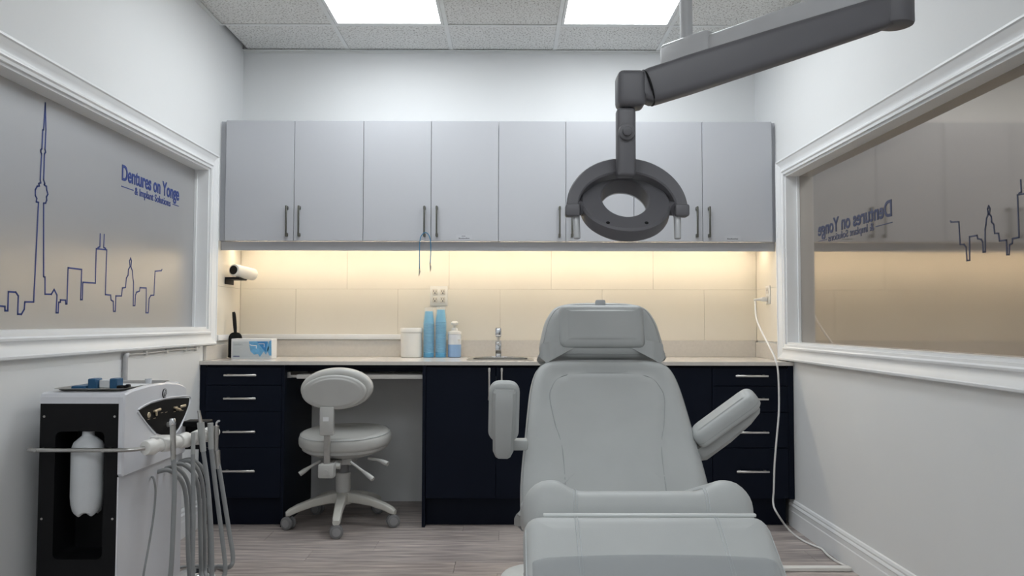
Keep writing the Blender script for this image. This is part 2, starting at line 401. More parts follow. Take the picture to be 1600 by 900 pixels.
ANT = [[(352, 485), (351, 530), (344, 533)], [(366, 487), (364, 532), (371, 536)]]
def yz(p): q = at(p[0]/2.25, 150+p[1]/2.25, x=xg1); return (q.y, q.z)
skyl = [yz(p) for p in SKY]; antl = [[yz(p) for p in a] for a in ANT]
# the skyline goes on past the tower, out of the photograph
skyl = [(-2.84, 1.20), (-2.75, 1.20), (-2.75, 1.30), (-2.62, 1.30), (-2.62, 1.215)] + skyl
def ribbon(lines, x, sx, wd):
    g = G()
    for ln in lines:
        for (ya, za), (yb, zb) in zip(ln, ln[1:]):
            d = Vector((yb-ya, zb-za)); l = d.length
            if l < 1e-5: continue
            d /= l; n = Vector((-d.y, d.x))*wd/2; e = d*wd*.45
            q = [(ya-e.x+n.x, za-e.y+n.y), (ya-e.x-n.x, za-e.y-n.y), (yb+e.x-n.x, zb+e.y-n.y), (yb+e.x+n.x, zb+e.y+n.y)]
            g.rings([[V(xx, a, b) for a, b in q] for xx in (x+sx*.0002, x+sx*.0012)])
    return g
o = obj('skyline_decal', ribbon([skyl]+antl, xg1, 1, .0065), DECAL, w1, flat=True); o['label'] = 'thin navy outline of a city skyline with a tall tower'
k = .70; ya = -.984; za = 1.177
conv = lambda p: (-2.124+(p[0]-ya)*k, 1.360+(p[1]-za)*k)
o = obj('skyline_decal', ribbon([[conv(p) for p in skyl if conv(p)[0] > -3.27]]+[[conv(p) for p in a] for a in antl], xg2, -1, .0055), DECALR, w2, flat=True); o['label'] = 'dark outline of a city skyline, mirrored'
Y_, Z_ = (0, 1, 0), (0, 0, 1)
FL = lambda y, z: frame((xg1+.0002, y, z), Y_, Z_)
text_mesh('lettering', 'Dentures on Yonge', FL(-1.432, 1.790), .642, .070, DECAL, w1, off=.020)
text_mesh('lettering', '& Implant Solutions', FL(-1.302, 1.742), .405, .036, DECAL, w1, off=.008)
obj('lettering_rule', G().box(xg1+.0002, xg1+.0012, -1.436, -1.315, 1.757, 1.7615).box(xg1+.0002, xg1+.0012, -.870, -.790, 1.757, 1.7615), DECAL, w1, flat=True)
FRR = lambda y, z: frame((xg2-.0002, y, z), Y_, Z_)
def mirrored(s, y, z, wd, h, off):
    t = text_mesh('lettering', s, Matrix.Translation((xg2-.0014, y, z)) @ Matrix(((0, 0, 1, 0), (1, 0, 0, 0), (0, 1, 0, 0), (0, 0, 0, 1))), wd, h, DECALR, w2, off=off); return t
mirrored('Dentures on Yonge', -1.665, 1.600, .83, .070, .020)
mirrored('& Implant Solutions', -1.49, 1.556, .52, .036, .004)
obj('lettering_rule', G().box(xg2-.0012, xg2-.0002, -1.668, -1.51, 1.568, 1.572).box(xg2-.0012, xg2-.0002, -.95, -.835, 1.568, 1.572), DECALR, w2, flat=True)

# ---- baseboards, cream wall tiles, raceways and small wall things
BP = [(0, 0), (.016, 0), (.016, .085), (.0135, .090), (.0135, .112), (.016, .116), (.014, .122), (.009, .128), (.010, .136), (.006, .146), (0, .150)]
for nm, xw, sx, y1 in (('baseboard_left', 0, 1, -.585), ('baseboard_right', W, -1, -.585)):
    struct(obj(nm, G().rings([[V(xw+sx*a, yy, b) for a, b in BP] for yy in (YB, y1)]), TRIMW, angle=25))
struct(obj('baseboard_rear', G().rings([[V(xx, YB+a, b) for a, b in BP] for xx in (.02, W-.02)]), TRIMW, angle=25))
obj('tile_bed', G().box(.0, W, -.004, -.0002, 1.012, 1.62), GROUT, wb, flat=True)
for z0, z1, offs in ((1.020, 1.3425, .36), (1.3435, 1.66, .034)):
    xs = [.007]; x = offs
    while x < W-.05:
        if x > .06: xs.append(x)
        x += .652
    xs.append(W-.007)
    for a, b in zip(xs, xs[1:]): obj('tile', G().rbox(a+.0007, b-.0007, -.010, -.003, z0, min(z1, 1.618), .0008, 1), TILE, wb, flat=True)
for wo, xw, sx in ((wl, 0, 1), (wr, W, -1)):
    for z0, z1 in ((1.020, 1.3425), (1.3435, 1.6125)):
        xa, xb = sorted((xw+sx*.0005, xw+sx*.0065)); obj('tile', G().rbox(xa, xb, -.425, -.0105, z0, z1, .0008, 1), TILE, wo, flat=True)
t1 = struct(obj('trim_1', G().rbox(.02, 1.075, -.028, -.0105, 1.022, 1.055, .003, 2), TRIMW))
t2 = struct(obj('trim_2', G().rbox(.007, .024, -.43, -.030, 1.022, 1.055, .003, 2), TRIMW))
struct(obj('trim_3', G().box(.0, .004, YB, -.665, .155, .9635), WALL, flat=True))
c = thing('cable_conduit', (.012, -1.55, .5), 'thin grey vertical conduit pipe on the wall behind the white cart', 'pipe')
obj('pipe', G().cyl((.016, -1.55, .152), (.016, -1.55, .972), .011, n=14), PALEM, c)
obj('elbow', G().tube([(.016, -1.55, .966), (.016, -1.546, .980), (.014, -1.528, .985)], .0115, 12, 4), PALEM, c)
c = thing('cable_run', (.008, -1.1, .985), 'thin white cable clipped along the wall just under the frosted window', 'cable')
obj('cable', G().tube([(.010, -1.528, .985), (.008, -1.3, .984), (.008, -1.0, .988), (.008, -.70, .984)], .0035, 8, 6), CORD, c)
for yy in (-1.33, -1.10, -.87, -.72): obj('clip', G().rbox(.0, .014, yy-.006, yy+.006, .974, .996, .002, 1), WHITEP, c)

# ------------------------------------------------------------------ wall cabinets
UX = [.038, .445, .855, 1.257, 1.657, 2.056, 2.461, 2.868, 3.284]
UZ0, UZ1 = 1.611, 2.330
def bar_pull_v(x, yf, z0, z1, m, name, parent, st=.026, wd=.010):
    g = G().rbox(x-wd/2, x+wd/2, yf-st-.008, yf-st, z0, z1, .002, 1)
    for z in (z0+.012, z1-.012): g.rbox(x-wd*.65, x+wd*.65, yf-st-.004, yf, z-.010, z+.010, .002, 1)
    return obj(name, g, m, parent)
def bar_pull_h(x0, x1, yf, z, m, parent, st=.026, wd=.011):
    g = G().rbox(x0, x1, yf-st-.008, yf-st, z-wd/2, z+wd/2, .002, 1)
    for x in (x0+.02, x1-.02): g.rbox(x-.006, x+.006, yf-st-.004, yf, z-wd/2, z+wd/2, .001, 1)
    return obj('handle', g, m, parent)
ULAB = ['light grey two-door wall cabinet next to the frosted window', 'light grey two-door wall cabinet with a blue cord on its handle', 'light grey two-door wall cabinet directly behind the round lamp head', 'light grey two-door wall cabinet above the charging cord outlet']
for u in range(4):
    x0, xm, x1 = UX[2*u], UX[2*u+1], UX[2*u+2]
    t = thing('wall_cabinet', ((x0+x1)/2, U/2, UZ0), ULAB[u], 'cabinet', 'grey wall cabinets')
    yb = -.0125
    obj('body', G().box(x0+.001, x1-.001, U+.021, yb, UZ0+.002, UZ1), UPPERB, t, flat=True)
    for a, b, hx in ((x0, xm, xm-.047), (xm, x1, xm+.026)):
        d = obj('door', G().rbox(a+.0014, b-.0014, U, U+.020, UZ0+.001, UZ1, .0012, 1), UPPER, t, flat=True)
        bar_pull_v(hx+.010, U, 1.634, 1.818, BRONZE, 'handle', d)
    if u == 0: obj('filler', G().box(.0, x0-.0005, U+.030, yb, UZ0+.002, UZ1), UPPERB, t, flat=True)
    if u == 3: obj('filler', G().box(x1+.0005, W, U+.030, yb, UZ0+.002, UZ1), UPPERB, t, flat=True)
    if u in (1, 3):
        xx = (UX[3]+.15) if u == 1 else (UX[7]+.13)
        s = obj('sticker', G().box(xx, xx+.095, U-.0006, U-.0001, 1.622, 1.650), mat('clear_sticker', (.49, .50, .53), .3), t, flat=True)
        g = G()
        if u == 1: g.box(xx+.032, xx+.055, U-.0010, U-.0006, 1.640, 1.643)
        for i in range(9): g.box(xx+.015+i*.0072, xx+.015+i*.0072+.0058, U-.0010, U-.0006, 1.6262, 1.6262+(.004 if i % 3 else .0055))
        obj('sticker_print', g, PRINTD, s, flat=True)
v = thing('light_valance', (W/2, U+.03, 1.558), 'long grey valance board under the wall cabinets hiding the strip light', 'valance')
obj('board', G().rbox(.0068, W-.0068, U+.034, U+.050, 1.558, 1.6105, .001, 1), VALM, v, flat=True)
led = thing('led_strip', (W/2, -.17, 1.59), 'glowing warm white strip light under the grey wall cabinets', 'light')
obj('channel', G().box(.03, W-.03, -.185, -.155, 1.600, 1.6105), WHITEP, led, flat=True)
obj('glowing_tape', G().box(.035, W-.035, -.177, -.163, 1.596, 1.5995), LEDM, led, flat=True)

# ------------------------------------------------------------------ counter and base cabinets
cz = .914
ct = thing('countertop', (W/2, D/2, cz), 'long pale stone countertop with low upstands on three walls', 'countertop')
SX0, SX1, SY0, SY1 = 1.50, 1.84, -.50, -.20
obj('slab', G().box(.0015, SX0, D-.012, -.0015, cz-.020, cz).box(SX1, W-.0015, D-.012, -.0015, cz-.020, cz).box(SX0, SX1, D-.012, SY0, cz-.020, cz).box(SX0, SX1, SY1, -.0015, cz-.020, cz), COUNTER, ct, flat=True)
obj('upstand', G().rbox(.018, W-.018, -.0175, -.0015, cz+.0003, 1.0195, .0015, 1), COUNTER, ct, flat=True)
obj('upstand', G().rbox(.0015, .0175, -.60, -.0015, cz+.0003, .997, .0015, 1), COUNTER, ct, flat=True)
obj('upstand', G().rbox(W-.0175, W-.0015, -.445, -.0015, cz+.0003, 1.008, .0015, 1), COUNTER, ct, flat=True)
TK = .155; BT = cz-.021; YF = D
def carcass(t, x0, x1, left=True, right=True, top=True):
    g = G(); th = .016
    g.box(x0, x0+th, YF+.021, -.02, TK, BT).box(x1-th, x1, YF+.021, -.02, TK, BT).box(x0+th, x1-th, YF+.021, -.02, TK, TK+th)
    g.box(x0+th, x1-th, -.035, -.02, TK+th, BT)
    g.box(x0+th, x1-th, YF+.021, YF+.04, BT-.06, BT)
    obj('body', g, NAVYD, t, flat=True)
    obj('toe_kick', G().box(x0, x1, YF+.06, YF+.076, 0.0005, TK-.0005), NAVYD, t, flat=True)
DZ = [TK+.003, .437, .635, .780, BT-.012]
def drawers(t, x0, x1, hx0, hx1, hz):
    for i in range(4):
        d = obj('drawer', G().rbox(x0+.0015, x1-.0015, YF, YF+.019, DZ[i]+.0015, DZ[i+1]-.0015, .0012, 1), NAVY, t, flat=True)
        bar_pull_h(hx0, hx1, YF, hz[i], NICKEL, d)
HZ = [.311, .526, .709, .837]
t = thing('drawer_cabinet', (.245, D/2, 0), 'navy four-drawer base cabinet beside the knee space with the stool', 'cabinet', 'navy base cabinets')
carcass(t, .033, .458); drawers(t, .033, .458, .143, .323, HZ)
obj('filler', G().box(.0015, .0325, YF+.004, YF+.02, TK, BT), NAVY, t, flat=True)
obj('end_panel', G().box(.4585, .473, YF, -.02, 0.0005, BT), NAVY, t, flat=True)
t = thing('sink_cabinet', (1.649, D/2, 0), 'navy two-door base cabinet under the small chrome tap', 'cabinet', 'navy base cabinets')
carcass(t, 1.258, 2.041)
obj('end_panel', G().box(1.240, 1.2575, YF-.004, -.02, 0.0005, BT), NAVY, t, flat=True)
for a, b, hx in ((1.258, 1.649, 1.612), (1.649, 2.041, 1.681)):
    d = obj('door', G().rbox(a+.0015, b-.0015, YF, YF+.019, TK+.003, BT-.012, .0012, 1), NAVY, t, flat=True); bar_pull_v(hx, YF, .700, .880, NICKEL, 'handle', d)
t = thing('base_cabinet', (2.446, D/2, 0), 'navy two-door base cabinet hidden behind the patient chair', 'cabinet', 'navy base cabinets')
carcass(t, 2.0415, 2.8525)
for a, b, hx in ((2.0415, 2.447, 2.41), (2.447, 2.8525, 2.484)):
    d = obj('door', G().rbox(a+.0015, b-.0015, YF, YF+.019, TK+.003, BT-.012, .0012, 1), NAVY, t, flat=True); bar_pull_v(hx, YF, .700, .880, NICKEL, 'handle', d)
t = thing('drawer_cabinet', (3.066, D/2, 0), 'navy four-drawer base cabinet with the white cord hanging in front', 'cabinet', 'navy base cabinets')
carcass(t, 2.853, 3.278); drawers(t, 2.853, 3.278, 2.978, 3.160, HZ)
obj('filler', G().box(3.2785, W-.0015, YF+.004, YF+.02, TK, BT), NAVY, t, flat=True)
# knee space: apron and keyboard tray
t = thing('keyboard_tray', (.86, -.45, .815), 'thin white pull-out keyboard tray under the counter behind the stool', 'tray')
obj('board', G().rbox(.530, 1.236, D+.03, -.22, .815, .838, .003, 2), WHITEP, t)
for xx in (.495, 1.2365):
    a = xx if xx < 1 else 1.2365
g = G().box(.4735, .492, D+.05, -.20, .818, .850).box(.492, .5295, D+.05, D+.09, .820, .834); obj('slide_rail', g, STEEL, t, flat=True)
t = obj('knee_apron', G().box(.474, 1.2395, D+.105, D+.123, .852, BT), NAVYD, flat=True); tag(t, 'dark navy apron board closing the knee space under the counter', 'panel')
# sink and tap
t = thing('sink', (1.67, -.35, cz), 'small drop-in steel sink basin set into the pale counter', 'sink')
g = G(); r0 = rrect(SX1-SX0+.05, SY1-SY0+.05, .05, 6, (SX0+SX1)/2, (SY0+SY1)/2); r1 = rrect(SX1-SX0-.02, SY1-SY0-.02, .05, 6, (SX0+SX1)/2, (SY0+SY1)/2); r2 = rrect(SX1-SX0-.07, SY1-SY0-.07, .05, 6, (SX0+SX1)/2, (SY0+SY1)/2)
g.rings([[V(a, b, z) for a, b in r] for r, z in ((r0, cz+.0008), (r0, cz+.004), (r1, cz+.004), (r1, cz-.12), (r2, cz-.14))], cap0=False)
obj('basin', g, STEEL, t)
obj('drain', G().lathe([(.022, 0), (.022, .004), (.012, .005)], (1.67, -.35, cz-.139)), CHROME, t)
t = thing('tap', (1.655, -.125, cz), 'chrome column tap standing behind the small sink', 'tap')
obj('base_plate', G().rbox(1.56, 1.75, -.165, -.085, cz+.0005, cz+.007, .003, 2), CHROME, t)
obj('column', G().rbox(1.636, 1.674, -.15, -.105, cz+.0072, cz+.105, .006, 2), CHROME, t)
obj('lever', G().rbox(1.636, 1.674, -.19, -.105, cz+.128, cz+.185, .006, 2), CHROME, t)
obj('neck_ring', G().cyl((1.655, -.128, cz+.104), (1.655, -.128, cz+.130), .013, n=16), WHITEP, t)
obj('spout', G().rbox(1.643, 1.667, -.30, -.149, cz+.082, cz+.103, .005, 2), CHROME, t)

# ------------------------------------------------------------------ things on the counter
t = thing('hand_mirror', (.05, -.27, cz), 'black hand mirror with long handle standing upside down in the counter corner', 'mirror')
Mm = frame((.066, -.262, cz+.0030), (1, 0, 0), (-.06, .02, 1))
out = [(-.036, 0), (.036, 0), (.040, .02), (.040, .115), (.030, .142), (.012, .152), (-.012, .152), (-.030, .142), (-.040, .115), (-.040, .02)]
obj('head', pad(G(), closed_smooth(out, 4), .014, .004, Mm, n=48), BLACKP, t)
obj('handle', G().tube([Mm @ V(0, .145, .007), Mm @ V(-.004, .19, .007), Mm @ V(-.010, .25, .007), Mm @ V(-.014, .275, .007)], lambda s: .0085+.003*math.sin(math.pi*s), 10, 5), BLACKP, t)
x0, x1, y0, y1, z1 = .084, .322, -.388, -.282, cz+.119
t = thing('glove_box', ((x0+x1)/2, (y0+y1)/2, cz), 'white and blue cardboard glove box on the counter beside the black mirror', 'box')
obj('carton', G().rbox(x0, x1, y0, y1, cz+.0005, z1, .002, 1), PAPERW, t)
obj('front_print', G().box(x0+.006, x1-.01, y0-.0006, y0, cz+.008, z1-.016), GREYC, t, flat=True)
MB = frame((x0, y0-.0006, cz), (1, 0, 0), (0, 0, 1))
obj('leaf_print', G().prism([(.104, .104), (.215, .104), (.222, .06), (.205, .025), (.192, .045), (.170, .012), (.158, .03), (.135, .026), (.114, .045), (.108, .075)], MB, 0, .0006).prism([(.222, .104), (.236, .11), (.238, .02), (.225, .02), (.212, .05)], MB, 0, .0006), BLUEL, t, flat=True)
obj('leaf_print', G().prism([(.150, .103), (.214, .103), (.205, .04), (.185, .06), (.165, .085)], MB, .0006, .0011), BLUEC, t, flat=True)
obj('leaf_line_print', G().prism([(.106, .089), (.118, .083), (.150, .081), (.150, .062), (.146, .062), (.146, .076), (.116, .078)], MB, .0006, .0011).prism([(.16, .091), (.196, .091), (.196, .07), (.193, .07), (.193, .088), (.16, .088)], MB, .0011, .0016), PAPERW, t, flat=True)
text_mesh('lettering', 'comfort', frame((x0+.014, y0-.0007, cz+.080), (1, 0, 0), (0, 0, 1)), .052, .013, mat('grey_print', (.25, .28, .30), .6), t, depth=.0004)
obj('line_print', G().box(x0+.013, x0+.05, y0-.0012, y0-.0006, cz+.014, cz+.019), mat('indigo_print', (.05, .05, .16), .6), t, flat=True)
g = G()
for i in range(5): g.box(x0+.013, x0+.062-(i % 2)*.01, y0-.0012, y0-.0006, cz+.036+i*.008, cz+.037+i*.008)
obj('line_print', g, mat('pale_grey_print', (.36, .39, .41), .6), t, flat=True)
t = thing('white_tub', (1.1135, -.125, cz), 'white round plastic tub with lid beside the blue cup stacks', 'tub')
obj('body', G().lathe([(.062, .0005), (.066, .004), (.0665, .15), (.064, .153)], (1.1135, -.125, cz), 36), WHITEP, t)
obj('lid', G().lathe([(.067, .1535), (.0695, .156), (.0695, .178), (.066, .183), (.0, .183)], (1.1135, -.125, cz), 36, cap1=False), WHITEP, t)
# nested blue cups, upside down in a clear sleeve
def cup_mesh():
    H = .078; r_r, r_b = .0340, .0230
    g = G().lathe([(r_r-.0012, .0008), (r_r, 0), (r_r+.0024, .0022), (r_r, .004), (r_r-.0015, .0045), (r_b+.001, H-.002), (r_b-.001, H), (0.0005, H), (0.0005, H-.0010), (r_b+.0001, H-.0010), (r_r-.0018, .0012)], (0, 0, 0), 24, cap0=False, cap1=False)
    return g
first = None
for cx, lab, n, gr in ((1.2215, 'pale blue plastic cup nested in the stack beside the white tub', 21, 'blue cups in the stack by the tub'), (1.2960, 'pale blue plastic cup nested in the stack beside the soap bottle', 22, 'blue cups in the stack by the soap')):
    for i in range(n):
        if first is None: first = o = obj('plastic_cup', cup_mesh(), CUPB)
        else: o = inst(first, (0, 0, 0))
        o.location = (cx, -.125, cz+.0006+i*.0104); side_ = lab.rsplit('beside', 1)[1]
        lb_ = ('topmost pale blue plastic cup, upside down, of the stack beside'+side_) if i == n-1 else (('lowest pale blue plastic cup, resting on the counter, of the stack beside'+side_) if i == 0 else lab)
        tag(o, lb_, 'cup', gr)
    zt = cz+.0006+(n-1)*.0104+.080
    s = obj('cup_sleeve', G().lathe([(.0370, cz+.03), (.0370, zt-.075), (.034, zt-.03), (.030, zt+.004), (.026, zt+.012), (.029, zt+.022)], (cx, -.125, 0), 28, cap0=False, cap1=False), SLEEVE)
    tag(s, 'crinkled clear plastic sleeve around the blue cup stack beside the '+('white tub' if cx < 1.25 else 'soap bottle'), 'sleeve')
t = thing('soap_bottle', (1.382, -.125, cz), 'clear pump bottle half full of blue soap beside the cup stacks', 'bottle')
cx = 1.382
obj('lower_body', G().lathe([(.036, .0005), (.041, .004), (.0415, .080)], (cx, -.125, cz), 28), SOAPL, t)
obj('body', G().lathe([(.0415, .0802), (.0415, .140), (.038, .144)], (cx, -.125, cz), 28), SOAPB, t)
obj('cap', G().lathe([(.042, .1442), (.042, .158), (.030, .163), (.020, .166), (.018, .182), (.010, .184), (.010, .200)], (cx, -.125, cz), 24), WHITEP, t)
obj('pump_head', G().lathe([(.012, .2002), (.022, .204), (.023, .216), (.014, .224), (.003, .226)], (cx, -.125, cz), 20).rbox(cx-.007, cx+.007, -.172, -.125, cz+.206, cz+.217, .003, 1), WHITEP, t)
obj('label_patch', G().rbox(cx+.020, cx+.040, -.160, -.148, cz+.104, cz+.113, .001, 1), WHITEP, t)
# wall camera, power outlets, cord, bib clips
t = thing('wall_camera', (.03, -.24, 1.41), 'white tube with round black end held on a black bracket in the corner', 'camera')
p0, p1 = at(365, 422, y=-.31), at(396, 429, y=-.13); dd = (p1-p0).normalized()
obj('tube', G().cyl(p0, p1, .0375, n=28, rnd=.008), WHITEP, t)
obj('lens_face', G().cyl(p0-dd*.003, p0+dd*.004, .0268, n=24), BLACKP, t)
obj('bracket', G().rbox(.0068, p0.x+.03, -.30, -.15, 1.388, 1.402, .003, 1).rbox(.0068, .012, -.30, -.15, 1.36, 1.40, .002, 1), BLACKP, t)
t = thing('power_outlet', (1.273, -.01, 1.30), 'cream four-socket power outlet plate on the tiles above the blue cups', 'outlet', None)
obj('plate', G().rbox(1.217, 1.329, -.016, -.0103, 1.238, 1.363, .003, 2), WHITEP, t)
g = G()
for xx in (1.248, 1.298):
    for zz in (1.326, 1.276):
        obj('socket', G().rbox(xx-.016, xx+.016, -.019, -.0161, zz-.018, zz+.018, .003, 2), mat('ivory_socket', (.66, .63, .57), .4), t)
        g.box(xx-.0095, xx-.0055, -.0196, -.0191, zz, zz+.010).box(xx+.0055, xx+.009, -.0196, -.0191, zz, zz+.009).cyl((xx, -.0196, zz-.008), (xx, -.0191, zz-.008), .0042, n=10)
obj('socket_slots', g, PRINTD, t)
t = thing('power_outlet', (W-.01, -.248, 1.30), 'cream power outlet on the side tiles with a white cord plugged in', 'outlet')
obj('plate', G().rbox(W-.0125, W-.0067, -.288, -.208, 1.246, 1.358, .003, 2), WHITEP, t)
g = G()
for zz in (1.328, 1.276):
    obj('socket', G().rbox(W-.0155, W-.0126, -.264, -.232, zz-.018, zz+.018, .003, 2), MATS['ivory_socket'], t)
    g.box(W-.0161, W-.0156, -.256, -.2535, zz, zz+.009).box(W-.0161, W-.0156, -.2425, -.240, zz, zz+.008)
obj('socket_slots', g, PRINTD, t)
t = thing('extension_cord', (3.25, -1.0, 0), 'long white power cord hanging from the side outlet down to the floor', 'cord')
obj('plug', G().rbox(W-.052, W-.0165, -.262, -.236, 1.262, 1.288, .005, 2), WHITEP, t)
obj('strain_relief', G().cyl((W-.095, -.249, 1.273), (W-.050, -.249, 1.275), .005, .011, 12), WHITEP, t)
cp = [V(W-.094, -.249, 1.273), at(1180, 473, y=-.25), at(1182, 498, y=-.32), at(1191, 520, y=-.44), at(1203, 543, y=-.58), at(1212, 563, y=-.672), at(1216, 585, y=-.69), at(1217, 640, y=-.69), at(1213, 690, y=-.69), at(1210, 730, y=-.69), at(1209, 765, y=-.69), at(1208, 785, y=-.69), at(1213, 800, y=-.75),
      at(1232, 827, z=.0060), at(1252, 843, z=.0060), at(1270, 852, z=.0060), at(1283, 857, z=.0060), at(1292, 866, z=.0060), at(1305, 876, z=.0060), at(1322, 885, z=.008)]
obj('cable', G().tube(cp, .0052, 10, 6), CORD, t)
o = obj('floor_raceway', G().rbox(2.62, 3.284, -1.435, -1.395, .0005, .020, .005, 2), WHITEP); tag(o, 'white cable raceway strip on the floor between baseboard and patient chair', 'raceway')
t = thing('bib_chain', (1.226, -.44, 1.5), 'thin blue cord with two small metal clips hanging from a cabinet handle', 'cord')
yy = U-.030
pts = [at(655.5, 420, y=yy-.006), at(655.5, 395, y=yy-.006), at(656, 378, y=yy-.006), at(658, 369, y=yy-.006), at(663.5, 363.5, y=yy-.006), at(669, 366, y=yy-.006), at(672.5, 376, y=yy-.006), at(673, 395, y=yy-.006), at(672, 412, y=yy-.006)]
obj('cord', G().tube(pts, .0027, 8, 6), BLUECORD, t)
for a, b in ((pts[0], at(654.5, 431, y=yy-.006)), (pts[-1], at(672.5, 424, y=yy-.006))):
    obj('clip', G().cyl(a, b, .0045, .002, 8).cyl(a+V(.006, 0, -.012), b+V(.001, 0, .006), .003, .002, 6), STEEL, t)

# ------------------------------------------------------------------ patient chair
X0 = 2.087
ch = thing('patient_chair', (X0, -2.3, 0), 'grey upholstered dental patient chair with headrest and two armrests', 'chair')
def on_surf(M, pts, h): return [M @ V(a, b, (h(a, b) if callable(h) else h)) for a, b in pts]
# backrest
th = .105
bd = V(0, .642, .767); nb = V(0, -.767, .642)
Mb = frame(V(X0, -2.427, .491)-nb*th, (1, 0, 0), bd)
bh = [(.30, .0), (.322, .03), (.327, .11), (.320, .22), (.311, .305), (.300, .42), (.287, .531), (.270, .60), (.245, .640), (.20, .660), (.10, .668)]
outl = closed_smooth([(a, b) for a, b in bh]+[(-a, b) for a, b in bh[::-1]], 5)
prow = [(.0, .170), (.252, .176), (.36, .198), (.473, .214), (.52, .205), (.56, .182), (.582, .140), (.590, .07)]
def in_panel(a, b):
    if b > .59: return -1
    for (b0, w0), (b1, w1) in zip(prow, prow[1:]):
        if b0 <= b <= b1: return (w0+(w1-w0)*(b-b0)/(b1-b0))-abs(a)
    return .1
bulge_b = lambda a, b: .006*sstep(in_panel(a, b)/.02+.2)-.014*(1-(min(abs(a), .33)/.33)**2)+.004
br = obj('backrest', pad(G(), outl, th, .042, Mb, bulge_b, n=144, band=.10), LEATHER, ch)
pan = [(-w_, b) for b, w_ in prow]+[(w_, b) for b, w_ in prow[::-1]]
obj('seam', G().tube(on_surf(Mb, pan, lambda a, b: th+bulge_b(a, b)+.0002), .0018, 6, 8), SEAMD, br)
def inset(poly, d, n=160):
    P = resample(poly, n); out = []
    ar = sum(P[i][0]*P[(i+1) % n][1]-P[(i+1) % n][0]*P[i][1] for i in range(n)); sg = 1 if ar > 0 else -1
    for i in range(n):
        dx = P[(i+1) % n][0]-P[i-1][0]; dy = P[(i+1) % n][1]-P[i-1][1]; l = math.hypot(dx, dy) or 1
        out.append((P[i][0]-dy/l*sg*d, P[i][1]+dx/l*sg*d))
    return out
def piping(M, poly, d, h, r, m, parent, name='piping'):
    P = inset(poly, d); P.append(P[0]); return obj(name, G().tube(on_surf(M, P, h), r, 6, 0), m, parent)
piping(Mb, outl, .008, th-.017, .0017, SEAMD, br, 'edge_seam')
obj('back_shell', pad(G(), [(a*.93, .02+b*.94) for a, b in outl], .05, .02, Mb @ Matrix.Translation((0, 0, -.045)), n=72), SHELL, ch)
obj('side_tab', G().rbox(.324, .332, .30, .335, .05, .075, .002, 1, Mb), BLACKP, ch)
# headrest with pillow
hb = V(0, .30, .954); nh = V(0, -.954, .30); tH = .115
Mh = frame(V(X0, -1.985, 1.012)-nh*tH, (1, 0, 0), hb)
hh = [(.222, -.012), (.238, .008), (.246, .040), (.238, .085), (.226, .132), (.208, .170), (.186, .197), (.150, .213), (.08, .222)]
outh = closed_smooth([(a, b) for a, b in hh]+[(-a, b) for a, b in hh[::-1]], 5)
hr = obj('headrest', pad(G(), outh, tH, .05, Mh, lambda a, b: .012*(abs(a)/.24)**2, n=120), LEATHER, ch)
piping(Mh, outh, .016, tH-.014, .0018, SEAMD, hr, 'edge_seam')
Mp = Mh @ Matrix.Translation((0, 0, tH-.020))
obj('pillow', pad(G(), rrect(.335, .176, .022, 6, 0, .110), .045, .026, Mp, lambda a, b: .006*(1-(a/.17)**2), n=96), LEATHER, ch)
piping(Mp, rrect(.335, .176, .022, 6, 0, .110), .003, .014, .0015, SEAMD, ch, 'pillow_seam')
obj('strap', G().rbox(-.020, .020, .196, .2245, tH-.055, tH-.001, .006, 2, Mh), mat('pale_grey_strap', (.46, .48, .50), .6, var=.05), ch)
obj('headrest_bar', G().rbox(-.06, .06, -.22, .06, .02, .045, .006, 2, Mh), STEEL, ch)
# seat
sd = V(0, .965, -.262); tS = .115; ns = V(1, 0, 0).cross(sd).normalized()
Ms = frame(V(X0, -2.865, .668)-ns*tS, (1, 0, 0), sd)
lobe = lambda a: .030*sstep((abs(a)-.165)/.075)*(1-.55*sstep((abs(a)-.25)/.075))
seat_o = rrect(.656, .50, .06, 8, 0, .25)
se = obj('seat', pad(G(), seat_o, tS, .05, Ms, lambda a, b: lobe(a)-.002, n=240, full=True), LEATHER, ch)
for a in (-.181, .188):
    for da in (-.004, .004):
        pts = [(a+da, -.0005, tS-.06), (a+da, -.0003, tS-.045), (a+da, .0055, tS-.025+lobe(a)*.5), (a+da, .0145, tS-.0146+lobe(a)*.7), (a+da, .030, tS-.004+lobe(a)*.9), (a+da, .05, tS+lobe(a)-.0015), (a+da, .15, tS+lobe(a)-.0015), (a+da, .30, tS+lobe(a)-.0015)]
        obj('stitching', G().tube([Ms @ V(x, y, z) for x, y, z in pts], .0012, 6, 4), LEATHERS, se)
piping(Ms, seat_o, .002, tS-.05, .0018, LEATHERS, se, 'edge_seam')
obj('seat_shell', G().rbox(-.27, .27, .05, .52, -.07, -.002, .02, 3, Ms), SHELL, ch)
# leg rest
ld = V(0, .85, .527).normalized(); nl = V(1, 0, 0).cross(ld).normalized(); tL = .10; LL = .52
Pt = V(X0, -2.954, .630)
Ml = frame(Pt-ld*LL-nl*tL, (1, 0, 0), ld)
leg_o = rrect(.656, LL, .045, 8, 0, LL/2)
lb = lambda a, b: .006*(abs(a)/.33)**2
lr = obj('leg_rest', pad(G(), leg_o, tL, .045, Ml, lb, n=144), LEATHER, ch)
for a in (-.187, .186):
    for da in (-.004, .004):
        obj('stitching', G().tube([Ml @ V(a+da, b, h) for b, h in ((LL-.002, tL-.04), (LL-.010, tL-.016), (LL-.030, tL-.001), (LL-.06, tL+.0025), (LL-.2, tL+.0025), (.06, tL+.0025))], .0012, 6, 4), LEATHERS, lr)
for s_ in (-1, 1):
    obj('side_seam', G().tube([Ml @ V(s_*(.328-.006), b, tL-.022) for b in (.05, .2, .35, LL-.05)], .0015, 6, 3), LEATHERS, lr)
